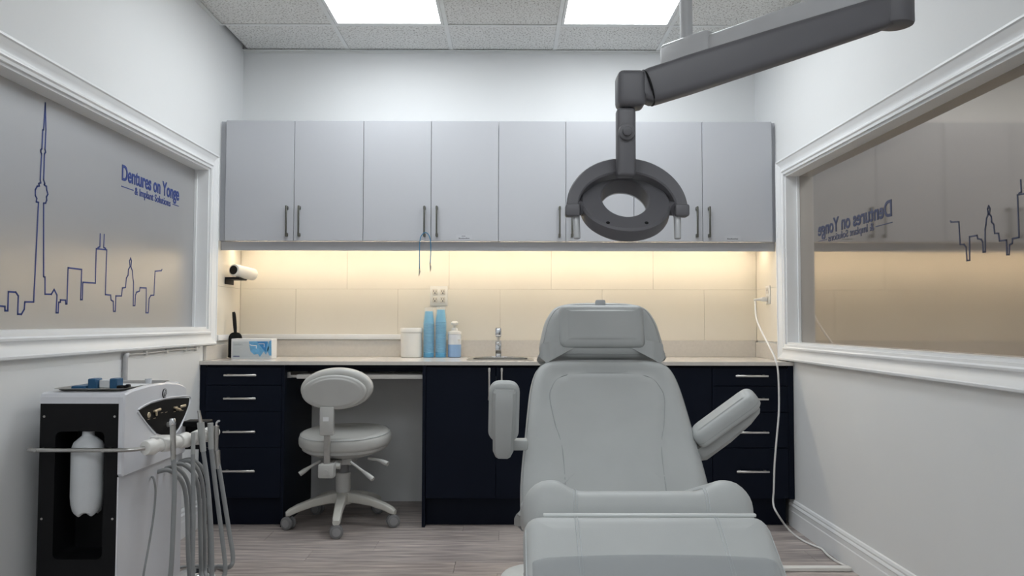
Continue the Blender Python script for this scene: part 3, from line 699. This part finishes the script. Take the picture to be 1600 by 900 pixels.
obj('leg_shell', G().rbox(-.26, .26, .05, LL-.06, -.04, -.001, .015, 2, Ml), SHELL, ch)
FILM = mat('clear_vinyl_cover', (.34, .36, .38), .12, var=.02, alpha=.35, coat=.5)
g = G(); rs = []
for k in range(13):
    b = .03+(LL-.155-.03)*k/12; ring = []
    for q in range(25):
        a = -.3285+.657*q/24; edge = .045-(.3285-abs(a)); h = tL+lb(a, b)+.003
        if edge > 0: h = tL-.045+math.sqrt(max(0, .045**2-edge**2))+.003+lb(a, b)*0
        bb = b-(.02*(q/12-1)**2 if k == 12 else 0)
        ring.append(Ml @ V(a*1.006, bb, h))
    rs.append(ring)
g.rings(rs, False, False, closed=False)
obj('foot_cover', g, FILM, ch)
obj('hinge_strip', G().rbox(X0-.274, X0+.300, -2.950, -2.936, .610, .619, .003, 2), CHWHITE, ch)
# armrests
def armrest(o, L_, N_, s_, ln=.21, wd=.100):
    Lv = Vector(L_).normalized(); Nv = Vector(N_); Nv = (Nv-Lv*Nv.dot(Lv)).normalized(); Xv = Lv.cross(Nv)
    M = frame(o, Xv, Lv)
    ar = obj('armrest', pad(G(), rrect(wd, ln, .036, 6, 0, ln/2+.012), .058, .026, M, lambda a, b: .004, n=80, rb=.012), LEATHER, ch)
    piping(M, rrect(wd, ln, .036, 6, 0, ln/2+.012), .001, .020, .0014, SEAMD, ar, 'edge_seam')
    sec = []
    for b, w_, d in ((-.035, .030, .022), (-.026, .050, .042), (.0, .070, .052), (ln*.4, .074, .050), (ln*.76, .078, .038), (ln*.94, .076, .024), (ln*.98, .066, .014)):
        sec.append([M @ V(a, b, h) for a, h in ((-w_/2, .004), (-w_/2, -d*.7), (-w_/2+.010, -d), (w_/2-.010, -d), (w_/2, -d*.7), (w_/2, .004))])
    obj('armrest_shell', G().rings(sec), SHELL, ch, angle=30)
    return M
Ma = armrest(V(X0-.386, -2.36, .709), (.02, -.30, .95), (.0, .95, .30), -1, ln=.215, wd=.104)
obj('armrest_pivot', G().rbox(X0-.380, X0-.300, -2.35, -2.29, .692, .728, .008, 2), SHELL, ch)
Mc = armrest(V(X0+.318, -2.19, .682), (.74, -.22, .60), (-.58, -.16, .78), 1, ln=.270, wd=.118)
obj('armrest_pivot', G().cyl((X0+.22, -2.16, .66), (X0+.33, -2.18, .675), .026, n=16), SHELL, ch)
# base
obj('base_plate', G().rings([[V(X0+a*k_, -1.85+b*k_, z) for a, b in rrect(.80, .92, .17, 8)] for k_, z in ((.985, .0005), (1., .004), (1., .020), (.98, .030), (.93, .036), (.5, .046))]), CHWHITE, ch)
obj('lift_column', G().rings([[V(X0+a, y+b, z) for a, b in rrect(.34, .30, .05)] for y, z in ((-2.0, .040), (-2.12, .22), (-2.36, .40))]), CHWHITE, ch)
obj('under_frame', G().rbox(X0-.22, X0+.22, -2.72, -2.22, .36, .43, .015, 2), SHELL, ch)

# ------------------------------------------------------------------ ceiling-mounted operating lamp
YL = -2.90
lp = thing('operating_lamp', (2.42, -2.43, ZC), 'dark grey ceiling-mounted dental operating lamp with ring head on folding arms', 'lamp')
pole = at(1072, 40, y=-2.30)
zE = at(1080, 85, y=-2.30).z
obj('ceiling_pole', G().cyl((pole.x, pole.y, zE+.02), (pole.x, pole.y, ZC-.001), .0225, n=24), LAMPL, lp)
obj('ceiling_flange', G().lathe([(.075, -.03), (.08, -.025), (.08, -.001)], (pole.x, pole.y, ZC), 32), LAMPL, lp)
Bk = at(1399, 10, y=YL)           # knuckle at the elbow
d2 = V(Bk.x-pole.x, Bk.y-pole.y, 0).normalized()
Mx = frame((pole.x, pole.y, zE), d2, (-d2.y, d2.x, 0))
le = (V(Bk.x, Bk.y, 0)-V(pole.x, pole.y, 0)).length
obj('extension_arm', G().rbox(-.02, le+.02, -.032, .032, -.040, .034, .014, 3, Mx), LAMPL, lp)
obj('arm_fairing', G().rbox(-.095, .125, -.045, .045, -.055, .052, .020, 3, Mx), LAMPL, lp)
obj('elbow', G().cyl((Bk.x, Bk.y, at(1399, 41, y=YL).z), (Bk.x, Bk.y, zE+.045), .049, n=32, rnd=.008), LAMPM, lp)
A = at(1008, 139, y=YL); B = at(1392, 17, y=YL); dA = (B-A).normalized()
Marm = frame(A, dA, (0, 1, 0)); La = (B-A).length
g = G(); rs = []
for t_, hh_ in ((-.012, .036), (.0, .046), (.02, .0500), (.12, .0515), (La*.6, .048), (La-.05, .044), (La-.01, .041), (La, .034)):
    rs.append([Marm @ V(t_, y_, z_) for y_, z_ in rrect(.075, hh_*2, .020, 4)])
obj('spring_arm', g.rings(rs), LAMPD, lp)
obj('joint_ring', G().cyl(Marm @ V(.006, 0, 0), Marm @ V(.0095, 0, 0), .0525, n=32), BLACKP, lp)
kx = at(985, 140, y=YL); zt, zb = at(985, 114, y=YL).z, at(985, 170, y=YL).z
obj('knuckle', G().rbox(kx.x-.040, kx.x+.040, YL-.042, YL+.042, zb, zt, .018, 4), LAMPM, lp)
px_ = at(977.5, 220, y=YL).x
zp = at(977, 277, y=YL).z
obj('drop_post', G().rbox(px_-.026, px_+.026, YL-.024, YL+.024, zp, zb-.0005, .010, 3), LAMPM, lp)
kn = at(977, 210, y=YL)
obj('tension_knob', G().cyl((kn.x, YL-.020, kn.z), (kn.x, YL-.036, kn.z), .0235, n=28, rnd=.004).cyl((kn.x, YL-.036, kn.z), (kn.x, YL-.048, kn.z-.002), .013, n=20, rnd=.003), LAMPM, lp)
Hc = at(977.5, 313.5, y=YL+.01)
Mhd = frame(Hc, (1, 0, 0), (0, math.sin(math.radians(43.5)), math.cos(math.radians(43.5))))     # local z: back of the lamp, up and towards the foot end
# ring-shaped head, hole set towards the upper edge
n = 72; RO, RI, ey = .1262, .0665, .016
def ring_(r, cy, z, sy=1.): return [Mhd @ V(r*math.cos(2*math.pi*i/n), cy+r*sy*math.sin(2*math.pi*i/n), z) for i in range(n)]
T = .052
E_ = 1.27
rs = [ring_(RO-.010, 0, -T), ring_(RO-.002, 0, -T+.008), ring_(RO, 0, -T+.014), ring_(RO, 0, -.006), ring_(RO-.006, 0, 0), ring_(RI+.003, ey, 0, E_), ring_(RI, ey, -.003, E_), ring_(RI, ey, -T+.003, E_), ring_(RI+.003, ey, -T, E_)]
g = G().rings(rs+[rs[0]], False, False); obj('lamp_ring', g, LAMPH, lp, angle=30)
obj('rim_trim', G().tube([Mhd @ V((RI+.001)*math.cos(t), ey+(RI+.001)*E_*math.sin(t), -T+.001) for t in [2*math.pi*i/40 for i in range(41)]], .0022, 6, 0), LAMPL, lp)
for xx in (-.058, .047): obj('screw_hole', G().lathe([(.0055, -.001), (.0055, .0006)], (0, 0, 0), 14, M=Mhd @ Matrix.Translation((xx, -.098, 0))), BLACKP, lp)
# yoke: flat C-shaped plate from pivot to pivot over the head
Yc = at(979, 327, y=YL+.005)
Myk = frame(Yc, (1, 0, 0), (0, .36, .93))
rs = []; ra, rbk = .152, .136
for i in range(37):
    t = math.pi*i/36; c, s_ = math.cos(t), math.sin(t)
    hw = .017+.008*s_**2; nrm = V(c/ra, s_/rbk, 0).normalized(); p = V(ra*c, rbk*s_, 0)
    rs.append([Myk @ (p+nrm*u+V(0, 0, v_)) for u, v_ in ((-hw, -.017), (-hw, .013), (-hw+.004, .017), (hw-.004, .017), (hw, .013), (hw, -.017))])
obj('yoke', G().rings(rs), LAMPM, lp, angle=30)
for s_ in (-1, 1):
    p = Yc+V(s_*ra, -.004, -.004)
    obj('yoke_end', G().rbox(p.x-.020, p.x+.020, p.y-.022, p.y+.022, p.z-.018, p.z+.016, .006, 2), LAMPM, lp)
    q = Hc+V(s_*(RO-.004), 0, 0)+Mhd.to_3x3() @ V(0, 0, -T/2)
    obj('pivot_pin', G().cyl(V(p.x-s_*.015, p.y, p.z+.004), V(q.x-s_*.004, q.y, q.z), .019, .021, 20), LAMPM, lp)
    top = V(p.x-s_*.010, p.y+.004, p.z-.008)
    obj('grab_handle', G().cyl(top, top+V(-s_*.002, -.012, -.072), .0105, .0095, 18, rnd=.002), HANDLEG, lp)

# ------------------------------------------------------------------ stool
sx, sy = .79, -.575
st = thing('stool', (sx, sy, 0), 'pale grey wheeled operator stool with oval backrest tucked under the counter', 'stool')
arm0 = -math.pi/2+.09
for k in range(5):
    t = arm0+k*2*math.pi/5; d = V(math.cos(t), math.sin(t), 0); c = V(sx, sy, 0); pr = V(-d.y, d.x, 0)
    rs = []
    for r_, z_, w_, h_ in ((.02, .135, .030, .030), (.08, .132, .027, .026), (.17, .116, .024, .022), (.25, .092, .022, .020), (.292, .074, .022, .018), (.312, .064, .018, .012)):
        rs.append([c+d*r_+pr*a+V(0, 0, z_+.018+b) for a, b in rrect(w_*2, h_*2, .009, 3)])
    leg = obj('base_arm', G().rings(rs), STOOLB, st)
    ca = t+.9+.6*k; ax = V(math.cos(ca), math.sin(ca), 0); cc = c+d*.298+V(0, 0, .036)
    cs = obj('caster', G().cyl(c+d*.298+V(0, 0, .04), c+d*.298+V(0, 0, .080), .008, n=10).rbox(cc.x-.012, cc.x+.012, cc.y-.012, cc.y+.012, .030, .066, .004, 1), CASTER, leg)
    vx = V(.25, -.97, 0).normalized() if k == 0 else (V(.35*(-1 if k in (3, 4) else 1), -.94, 0).normalized())
    for s_ in (-1, 1):
        obj('wheel', G().cyl(cc+vx*s_*.009, cc+vx*s_*.025, .0355, n=28, rnd=.005), CASTER, leg)
    obj('wheel_cap', G().cyl(cc+vx*.0252, cc+vx*.0268, .022, n=24), CASTERL, leg)
obj('hub', G().lathe([(.046, .115), (.050, .12), (.050, .178), (.0405, .182)], (sx, sy, 0), 28), STOOLB, st)
obj('column_cover', G().lathe([(.040, .1825), (.041, .19), (.041, .285), (.037, .29)], (sx, sy, 0), 28), STOOLP, st)
obj('gas_column', G().lathe([(.030, .2905), (.030, .345)], (sx, sy, 0), 24), CASTER, st)
obj('mechanism', G().rbox(sx-.075, sx+.07, sy-.10, sy+.08, .345, .385, .010, 2), STOOLP, st)
so = closed_smooth([(.0, -.215), (.14, -.19), (.235, -.09), (.255, .04), (.20, .16), (.08, .215), (-.08, .215), (-.20, .16), (-.255, .04), (-.235, -.09), (-.14, -.19)], 6)
Mse = frame((sx+.012, sy-.01, .446), (1, 0, .02), (0, 1, .10))
stt = obj('seat', pad(G(), so, .078, .038, Mse, lambda a, b: -.008*(1-(a/.25)**2), n=96), STOOLL, st)
piping(Mse, so, .010, .069, .0018, LEATHERS, stt, 'seam')
obj('seat_pan', G().rings([[Mse @ V(a*k_, b*k_, h) for a, b in resample(so, 64)] for k_, h in ((.40, -.060), (.60, -.050), (.84, -.028), (.93, -.012), (.94, .004))]), STOOLP, st)
yb_ = -.86
Mbk = frame((sx+.014, yb_, .775), (1, 0, -.03), (0, -.10, 1))
bo = [(.193*math.cos(t)*(1 if abs(math.cos(t)) < 2 else 1), .112*math.sin(t)+.010*math.cos(t)) for t in [2*math.pi*i/96 for i in range(96)]]
Mcu = Mbk @ Matrix.Translation((0, 0, -.062))
bk = obj('back_cushion', pad(G(), bo, .060, .026, Mcu, None, n=96, rb=.022), STOOLL, st)
bo2 = [(a*.89-.008, b*.83-.014) for a, b in bo]
obj('back_shell', pad(G(), bo2, .020, .012, Mbk @ Matrix.Translation((0, 0, -.004)), lambda a, b: .006*(1-(a/.17)**2), n=96), STOOLP, st)
bx = sx-.030
obj('back_post_cover', G().rbox(bx-.037, bx+.037, yb_-.018, yb_+.022, .535, .685, .006, 2), STOOLP, st)
obj('post_label', G().box(bx-.018, bx+.012, yb_-.0188, yb_-.0182, .610, .632), PAPERW, st, flat=True)
obj('back_bar', G().rbox(bx-.016, bx+.018, yb_-.006, yb_+.008, .385, .5345, .003, 1).rbox(bx-.016, bx+.018, yb_-.006, sy-.05, .376, .388, .003, 1), STEEL, st)
obj('clamp_block', G().rbox(bx-.042, bx+.042, yb_-.022, yb_+.04, .312, .384, .008, 2), STOOLP, st)
obj('clamp_knob', G().cyl((bx, yb_-.022, .345), (bx, yb_-.030, .345), .014, n=16).cyl((bx+.02, yb_-.022, .330), (bx+.02, yb_-.027, .330), .004, n=10), STOOLP, st)
def lever(a, b, c):
    a, b, c = Vector(a), Vector(b), Vector(c)
    obj('lever', G().tube([a, a.lerp(b, .5), b, c], lambda s: .0075+.006*sstep((s-.6)/.3), 10, 5), STOOLP, st)
lever(at(548, 722, y=-.80), at(568, 737, y=-.83), at(583, 749, y=-.85))
lever(at(575, 716, y=-.66), at(592, 719, y=-.68), at(606, 725, y=-.70))
lever(at(500, 720, y=-.68), at(484, 730, y=-.72), at(468, 741, y=-.74))
obj('lever_boss', G().cyl((sx-.03, -.80, .365), (sx+.03, -.80, .362), .017, n=16).cyl((sx, -.80, .365), (sx, sy-.05, .365), .016, n=14), STOOLP, st)

# ------------------------------------------------------------------ dental unit cart
CX0, CX1, CY0, CY1 = .076, .372, -2.296, -1.752
ca = thing('dental_cart', ((CX0+CX1)/2, (CY0+CY1)/2, 0), 'white and black dental unit cart with control panel and hose holder bar', 'cart')
PX = .352     # right edge of the black panel
# white housing: profile in the YZ plane
top = [(CY0, .845), (CY0, .868), (CY0+.010, .880), (CY0+.06, .888), (CY0+.20, .896), (CY0+.34, .894), (CY0+.46, .882), (CY1-.03, .870), (CY1-.006, .860), (CY1, .845)]
My = Matrix(((0, 0, 1, 0), (1, 0, 0, 0), (0, 1, 0, 0), (0, 0, 0, 1)))   # (y,z,x) -> (x,y,z)
def yzprism(poly, xa, xb): return [[V(x, a, b) for a, b in poly] for x in (xa, xb)]
upper = [(CY0, .600)]+top+[(CY1, .600), (CY1-.01, .590), (CY0+.01, .590)]
g = G()
hw_ = [(CX1-.020, 1.0), (CX1-.004, 1.0), (CX1, .997)]
g.rings([[V(PX+.0005, a, b) for a, b in upper], [V(CX1-.006, a, b) for a, b in upper], [V(CX1, a+(.006 if a == CY0 else (-.006 if a == CY1 else 0)), b-(.006 if b > .85 else -.004)) for a, b in upper]])
obj('side_housing', g, CARTW, ca, angle=30)
low = [(CY0, .06), (CY0, .5895), (CY1, .5895), (CY1, .06)]
obj('lower_side', G().rings(yzprism(low, PX+.0005, CX1-.014)), CARTW, ca, flat=True)
lid = [p for p in top]+[(CY1, .8455), (CY0, .8455)][::1]
lid = [(CY0, .8455), (CY0, .868), (CY0+.008, .878), (CY0+.03, .884), (CY1-.03, .884), (CY1-.006, .862), (CY1, .8455)]
obj('top_shell', G().rings(yzprism(lid, CX0, PX)), CARTW, ca, angle=30)
obj('core', G().box(CX0+.004, PX, CY0+.15, CY1, .06, .845), CARTW, ca, flat=True)
# black panel with rounded opening and recess
hx0, hx1, hz0, hz1 = .131, .303, .305, .748
outer = []; hole = rrect(hx1-hx0, hz1-hz0, .020, 6, (hx0+hx1)/2, (hz0+hz1)/2)
c0 = ((hx0+hx1)/2, (hz0+hz1)/2)
def to_rect(p):
    dx, dz = p[0]-c0[0], p[1]-c0[1]; ss = []
    if dx > 1e-6: ss.append((PX-c0[0])/dx)
    if dx < -1e-6: ss.append((CX0-c0[0])/dx)
    if dz > 1e-6: ss.append((.845-c0[1])/dz)
    if dz < -1e-6: ss.append((.06-c0[1])/dz)
    s_ = min(ss); return (c0[0]+dx*s_, c0[1]+dz*s_)
corners = [(PX, .845), (CX0, .845), (CX0, .06), (PX, .06)]
outer = [to_rect(p) for p in hole]
# snap the outline to the true corners
for cc in corners:
    i = min(range(len(outer)), key=lambda i: (outer[i][0]-cc[0])**2+(outer[i][1]-cc[1])**2); outer[i] = cc
yF = CY0+.004
g = G().rings([[V(a, yF+.012, b) for a, b in outer], [V(a, yF, b) for a, b in outer], [V(a, yF, b) for a, b in hole], [V(a, yF+.006, b) for a, b in hole], [V(a, CY0+.148, b) for a, b in hole]], cap0=False, cap1=True)
obj('black_panel', g, BLACKP, ca, angle=30)
for xx in (.090, .337):
    for zz in (.800, .445): obj('screw', G().cyl((xx, yF-.002, zz), (xx, yF+.001, zz), .0042, n=12, rnd=.001), STEEL, ca)
for xx in (CX0+.05, CX1-.05):
    for yy in (CY0+.06, CY1-.06):
        obj('caster', G().cyl((xx-.012, yy, .030), (xx+.012, yy, .030), .0295, n=20).cyl((xx, yy, .03), (xx, yy, .0598), .010, n=10), CASTER, ca)
# control panel on the side
cpx = CX1+.0003
def side(cx_, cy_): q = at(180+cx_/4.5, 560+cy_/4.5, x=cpx); return (q.y, q.z)
moon = [(165, 365), (250, 318), (350, 290), (430, 280), (517, 278), (510, 330), (480, 410), (440, 490), (400, 535), (345, 545), (290, 525), (230, 460), (185, 400)]
mp_ = [side(*p) for p in moon]
cpn = obj('control_panel', G().rings(yzprism(mp_, cpx, cpx+.003)), BLACKP, ca)
obj('panel_border', G().tube([V(cpx+.001, a, b) for a, b in closed_smooth([side(*p) for p in [(160, 362), (250, 308), (350, 281), (430, 270), (524, 268), (518, 330), (488, 412), (448, 496), (404, 544), (345, 555), (284, 533), (222, 466), (178, 404)]], 4)], .003, 6, 0), CARTW, cpn)
def knob(cx_, cy_, r, m, nm, d=.010):
    y_, z_ = side(cx_, cy_); return obj(nm, G().cyl((cpx+.003, y_, z_), (cpx+.003+d, y_, z_), r, r*.85, 16), m, cpn)
knob(230, 398, .011, GOLD, 'gauge', .004); knob(362, 465, .010, STEEL, 'dial', .012)
for a, b in (((262, 372), (298, 358)), ((280, 400), (270, 368)), ((405, 345), (440, 362)), ((425, 362), (415, 345))):
    ya_, za_ = side(*a); yb2, zb2 = side(*b); obj('toggle', G().cyl((cpx+.006, ya_, za_), (cpx+.010, yb2, zb2), .004, .0055, 10), GOLD, cpn)
ya_, za_ = side(448, 350); yb2, zb2 = side(485, 328); obj('plug_socket', G().rbox(cpx+.003, cpx+.010, ya_, yb2, za_, zb2+.004, .003, 1), GOLD, cpn)
g = G()
for a, b in ((222, 432), (262, 425), (315, 385), (345, 382), (405, 378), (460, 370)):
    ya_, za_ = side(a, b); g.box(cpx+.003, cpx+.0036, ya_, ya_+.02, za_, za_+.002)
obj('panel_print', g, GOLD, cpn, flat=True)
ey_, ez_ = side(345, 246)
em = obj('emblem', G().cyl((cpx-.0005, ey_, ez_), (cpx+.003, ey_, ez_), .0185, n=28), BLACKP, ca)
g = G().tube([V(cpx+.0032, ey_+.0145*math.cos(t), ez_+.0145*math.sin(t)) for t in [2*math.pi*i/24 for i in range(25)]], .0014, 6, 0)
g.tube([V(cpx+.0032, ey_+a, ez_+b) for a, b in ((-.008, -.007), (-.008, .007), (-.002, .006), (-.003, 0), (.006, 0), (.008, .006), (.003, .007), (.002, -.007), (.009, -.006))], .0013, 6, 3)
obj('emblem_mark', g, EMBLEM, em)
# rail and holder bar
zr = .690
obj('side_rail', G().tube([(.058, CY0-.02, zr), (.064, CY0-.036, zr), (.10, CY0-.040, zr), (.25, CY0-.040, zr), (.38, CY0-.040, zr), (.425, CY0-.03, zr+.001), (.452, CY0-.012, zr+.003)], .0072, 12, 5), STEEL, ca)
for xx in (.09, .325): obj('rail_screw', G().cyl((xx, CY0-.044, zr), (xx, yF, zr), .0035, n=10).cyl((xx, CY0-.050, zr), (xx, CY0-.046, zr), .0055, n=12), STEEL, ca)
HB = smooth([(.448, -2.305, zr+.002), (.482, -2.21, zr+.002), (.512, -2.11, zr+.002), (.536, -2.02, zr+.002), (.552, -1.95, zr+.004), (.556, -1.925, zr+.01)], 8)
nH = 6; L_ = len(HB)
for k in range(nH):
    a, b = HB[int(k*(L_-1)/nH)], HB[int((k+1)*(L_-1)/nH)]; d = (b-a)
    g = G().cyl(a+d*.04, a+d*.62, .026 if k < 5 else .022, .029 if k < 5 else .024, 24, rnd=.007).cyl(a+d*.62, a+d*.98, .022, .022, 20)
    obj('holder', g, WHITEP, ca)
mid = HB[L_//2]
obj('holder_bracket', G().rbox(CX1-.002, mid.x, mid.y-.03, mid.y+.03, zr-.02, zr+.012, .008, 2), WHITEP, ca)
obj('rear_bracket', G().rbox(CX1+.0005, CX1+.10, CY1-.04, CY1+.035, .70, .722, .004, 1).rbox(CX1-.03, CX1+.06, CY1+.002, CY1+.05, .60, .70, .004, 1), BLACKP, ca)
# handpieces in the holders, each with its hose back to the cart
def hose_port(py): return at(*py, x=CX1-.010)
HP = [('polished angled dental handpiece with thin grey hose, at the rail end of the holder bar', 'a', 1.65, (272, 690), [(273, 745), (271, 810), (268, 880), (262, 960)], (243, 738)),
      ('slim grey suction hose hanging from the second holder of the cart bar', 's', 2.95, (299, 700), [(302, 760), (302, 830), (300, 900), (292, 950)], (254, 733)),
      ('grey straight dental handpiece with the tallest steel tip on the cart bar', 't', 3.65, (314, 692), [(325, 760), (330, 830), (331, 900), (325, 945)], (265, 728)),
      ('short grey dental handpiece with ribbed hose beside the tallest steel tip', 'u', 4.42, (326, 690), [(338, 770), (347, 840), (352, 890), (345, 905)], (276, 723)),
      ('chrome three-way syringe with grey hose at the outer end of the holder bar', 'v', 4.9, (336, 690), [(347, 760), (358, 830), (364, 872), (358, 886)], (281, 721))]
for lab, kind, slot, top_, drop, port in HP:
    i = min(L_-1, max(0, int((slot-.45)*(L_-1)/nH))); hp = HB[i]
    t = thing('handpiece', (hp.x, hp.y, hp.z-.05), lab, 'handpiece', 'handpieces on the cart holder bar')
    tb = (HB[min(L_-1, i+2)]-HB[max(0, i-2)]).normalized(); ob = V(tb.y, -tb.x, 0).normalized()     # outward from the bar
    hr_ = .0265 if slot < 4.5 else .0245; kq = 'astuv'.index(kind)+1
    p0 = hp+ob*((.0225 if kind == 'u' else hr_)+.009)
    if kind == 'a':
        obj('handle', G().cyl(p0+V(0, 0, -.055), p0+V(-.004, 0, .070), .0085, .0105, 14), STEEL, t)
        obj('head', G().cyl(p0+V(-.004, 0, .070), p0+V(-.006, 0, .094), .0125, .0105, 16, rnd=.003).cyl(p0+V(-.005, -.012, .082), p0+V(-.005, -.018, .082), .006, n=12), CHROME, t)
    elif kind == 's':
        obj('handle', G().cyl(p0+V(0, 0, -.05), p0+V(0, 0, .03), .008, n=12), SHELL, t)
    elif kind == 't':
        obj('handle', G().cyl(p0+V(0, 0, -.05), p0+V(-.012, 0, .060), .0105, .0135, 14), SHELL, t)
        obj('tip', G().cyl(p0+V(-.012, 0, .060), p0+V(-.020, 0, .105), .0075, .005, 12), STEEL, t)
    elif kind == 'u':
        obj('handle', G().cyl(p0+V(0, 0, -.05), p0+V(-.004, 0, .050), .010, .011, 14), SHELL, t)
    else:
        obj('handle', G().cyl(p0+V(0, 0, -.06), p0+V(0, 0, .035), .009, .011, 14), STEEL, t)
        obj('nozzle', G().tube([p0+V(0, 0, .035), p0+V(.004, -.004, .050), p0+V(.016, -.010, .056)], .004, 8, 4), CHROME, t)
        obj('swivel', G().cyl(p0+V(.010, 0, -.13), p0+V(.004, 0, -.06), .0105, .0125, 14), STEEL, t)
    # hose: hangs in the plane of the holder, loops up to the port under the housing
    yh = hp.y; pts = [p0+V(0, 0, -.05)]
    for q in drop:
        p = at(q[0], q[1], y=p0.y); p.z = max(p.z, .016); pts.append(p)
    pe = at(port[0], port[1], x=CX1-.022)
    lo = pts[-1]; mx_ = (lo+pe)/2
    xk = CX1+.052+.008*(kq % 2)
    pts += [V((lo.x+xk)/2+.02, (lo.y*2+pe.y+.10)/3, max(.014+.02*(kq % 2), lo.z-.03)), V(xk+.016, pe.y+.10, .07), V(xk+.012, pe.y+.095, .22), V(xk+.008, pe.y+.085, .40), V(xk, pe.y+.055, .50), V(CX1+.024, pe.y+.015, pe.z+.004), pe]
    obj('hose', G().tube(pts, .0085 if kind != 's' else .0078, 10, 8), HOSE, t)
o = obj('thin_tube', G().tube([at(237, 745, x=CX1-.013), at(240, 748, x=CX1+.012), at(243, 768, x=CX1+.02), at(240, 805, x=CX1+.02), at(233, 850, x=CX1+.02), at(224, 900, x=CX1+.02), at(222, 935, x=CX1-.013)], .004, 8, 6), HOSE, ca)
# foot control on the floor
t = thing('foot_pedal', (.345, -1.56, 0), 'round chrome foot control on the floor beside the cart hoses', 'pedal')
obj('base', G().lathe([(.082, .0005), (.086, .004), (.086, .014), (.078, .019)], (.345, -1.56, 0), 36), CHWHITE, t)
obj('disc', G().lathe([(.040, .0192), (.062, .028), (.066, .036), (.058, .042), (.02, .044)], (.345, -1.56, 0), 32), CHROME, t)
obj('hose', G().tube([(.41, -1.60, .013), (.47, -1.66, .010), (.44, -1.45, .010), (.33, -1.38, .010), (.20, -1.42, .010), (.16, -1.60, .010), (.20, -1.745, .02)], .0065, 8, 8), HOSE, t)
# bottle in the recess
t = thing('water_bottle', (.231, -2.262, .455), 'milky plastic water bottle screwed into the recess of the black cart panel', 'bottle')
bc = (.231, -2.262, 0)
n = 40; rs = []
for r_, z_, pet in ((.022, .4585, .5), (.036, .452, .4), (.046, .462, .22), (.052, .490, .06), (.054, .52, 0), (.054, .60, 0), (.0545, .665, 0), (.053, .690, 0), (.046, .708, 0), (.030, .722, 0), (.021, .730, 0), (.019, .747, 0)):
    rs.append([V(bc[0]+r_*(1-.10*pet*2*max(0, math.cos(5*a)))*math.cos(a), bc[1]+r_*(1-.10*pet*2*max(0, math.cos(5*a)))*math.sin(a), z_+pet*.016*(1+math.cos(5*a))) for a in [2*math.pi*i/n for i in range(n)]])
obj('body', G().rings(rs), BOTTLE, t)
obj('cap', G().lathe([(.0235, .7475), (.0235, .7478)], bc, 20), BLACKP, t)
# steel tray with things on it
tz = lambda y_: .897
t = thing('instrument_tray', (.235, -2.05, .8848), 'shallow brushed steel instrument tray lying on top of the cart', 'tray')
tx0, tx1, ty0, ty1 = .104, .345, -2.262, -1.86
zt_ = .8848
obj('pan', G().rings([[V(a, b, z) for a, b in rrect(w_, h_, .02, 5, (tx0+tx1)/2, (ty0+ty1)/2)] for w_, h_, z in ((tx1-tx0-.03, ty1-ty0-.03, zt_), (tx1-tx0, ty1-ty0, zt_+.010), (tx1-tx0+.008, ty1-ty0+.008, zt_+.011), (tx1-tx0+.008, ty1-ty0+.008, zt_+.009), (tx1-tx0-.002, ty1-ty0-.002, zt_+.008))][::1], cap0=True, cap1=False), STEEL, t)
zz = zt_+.0015
t = thing('blue_case', (.215, -2.15, zz), 'small blue plastic case with clear middle on the steel tray', 'case')
obj('end_block', G().rbox(.180, .210, -2.18, -2.13, zz, zz+.038, .003, 1), BLUEBOX, t); obj('end_block', G().rbox(.252, .280, -2.165, -2.115, zz, zz+.038, .003, 1), BLUEBOX, t)
obj('middle', G().rbox(.2105, .2515, -2.158, -2.125, zz+.002, zz+.032, .003, 1), PAPERW, t)
o = obj('blue_folder', G().rbox(.125, .1785, -2.19, -2.10, zz, zz+.012, .003, 1), BLUEBOX); tag(o, 'flat dark blue packet lying at the wall end of the steel tray', 'packet')
o = obj('white_card', G().rbox(.20, .324, -2.108, -1.99, zz, zz+.006, .002, 1), PAPERW); tag(o, 'white card lying flat on the steel tray behind the blue case', 'card')
t = thing('black_clip', (.285, -2.175, zz), 'small black spring clip on the steel tray beside the blue case', 'clip')
obj('jaw', G().rbox(.288, .318, -2.185, -2.165, zz, zz+.014, .003, 1), BLACKP, t); obj('grip', G().rbox(.3185, .332, -2.183, -2.163, zz+.003, zz+.018, .003, 1), BLACKP, t)
o = obj('clear_cup', G().lathe([(.011, zz), (.013, zz+.022), (.012, zz+.022), (.010, zz+.002)], (.300, -1.95, 0), 20, cap1=False), SOAPB); tag(o, 'tiny clear plastic cup at the far end of the steel tray', 'cup')
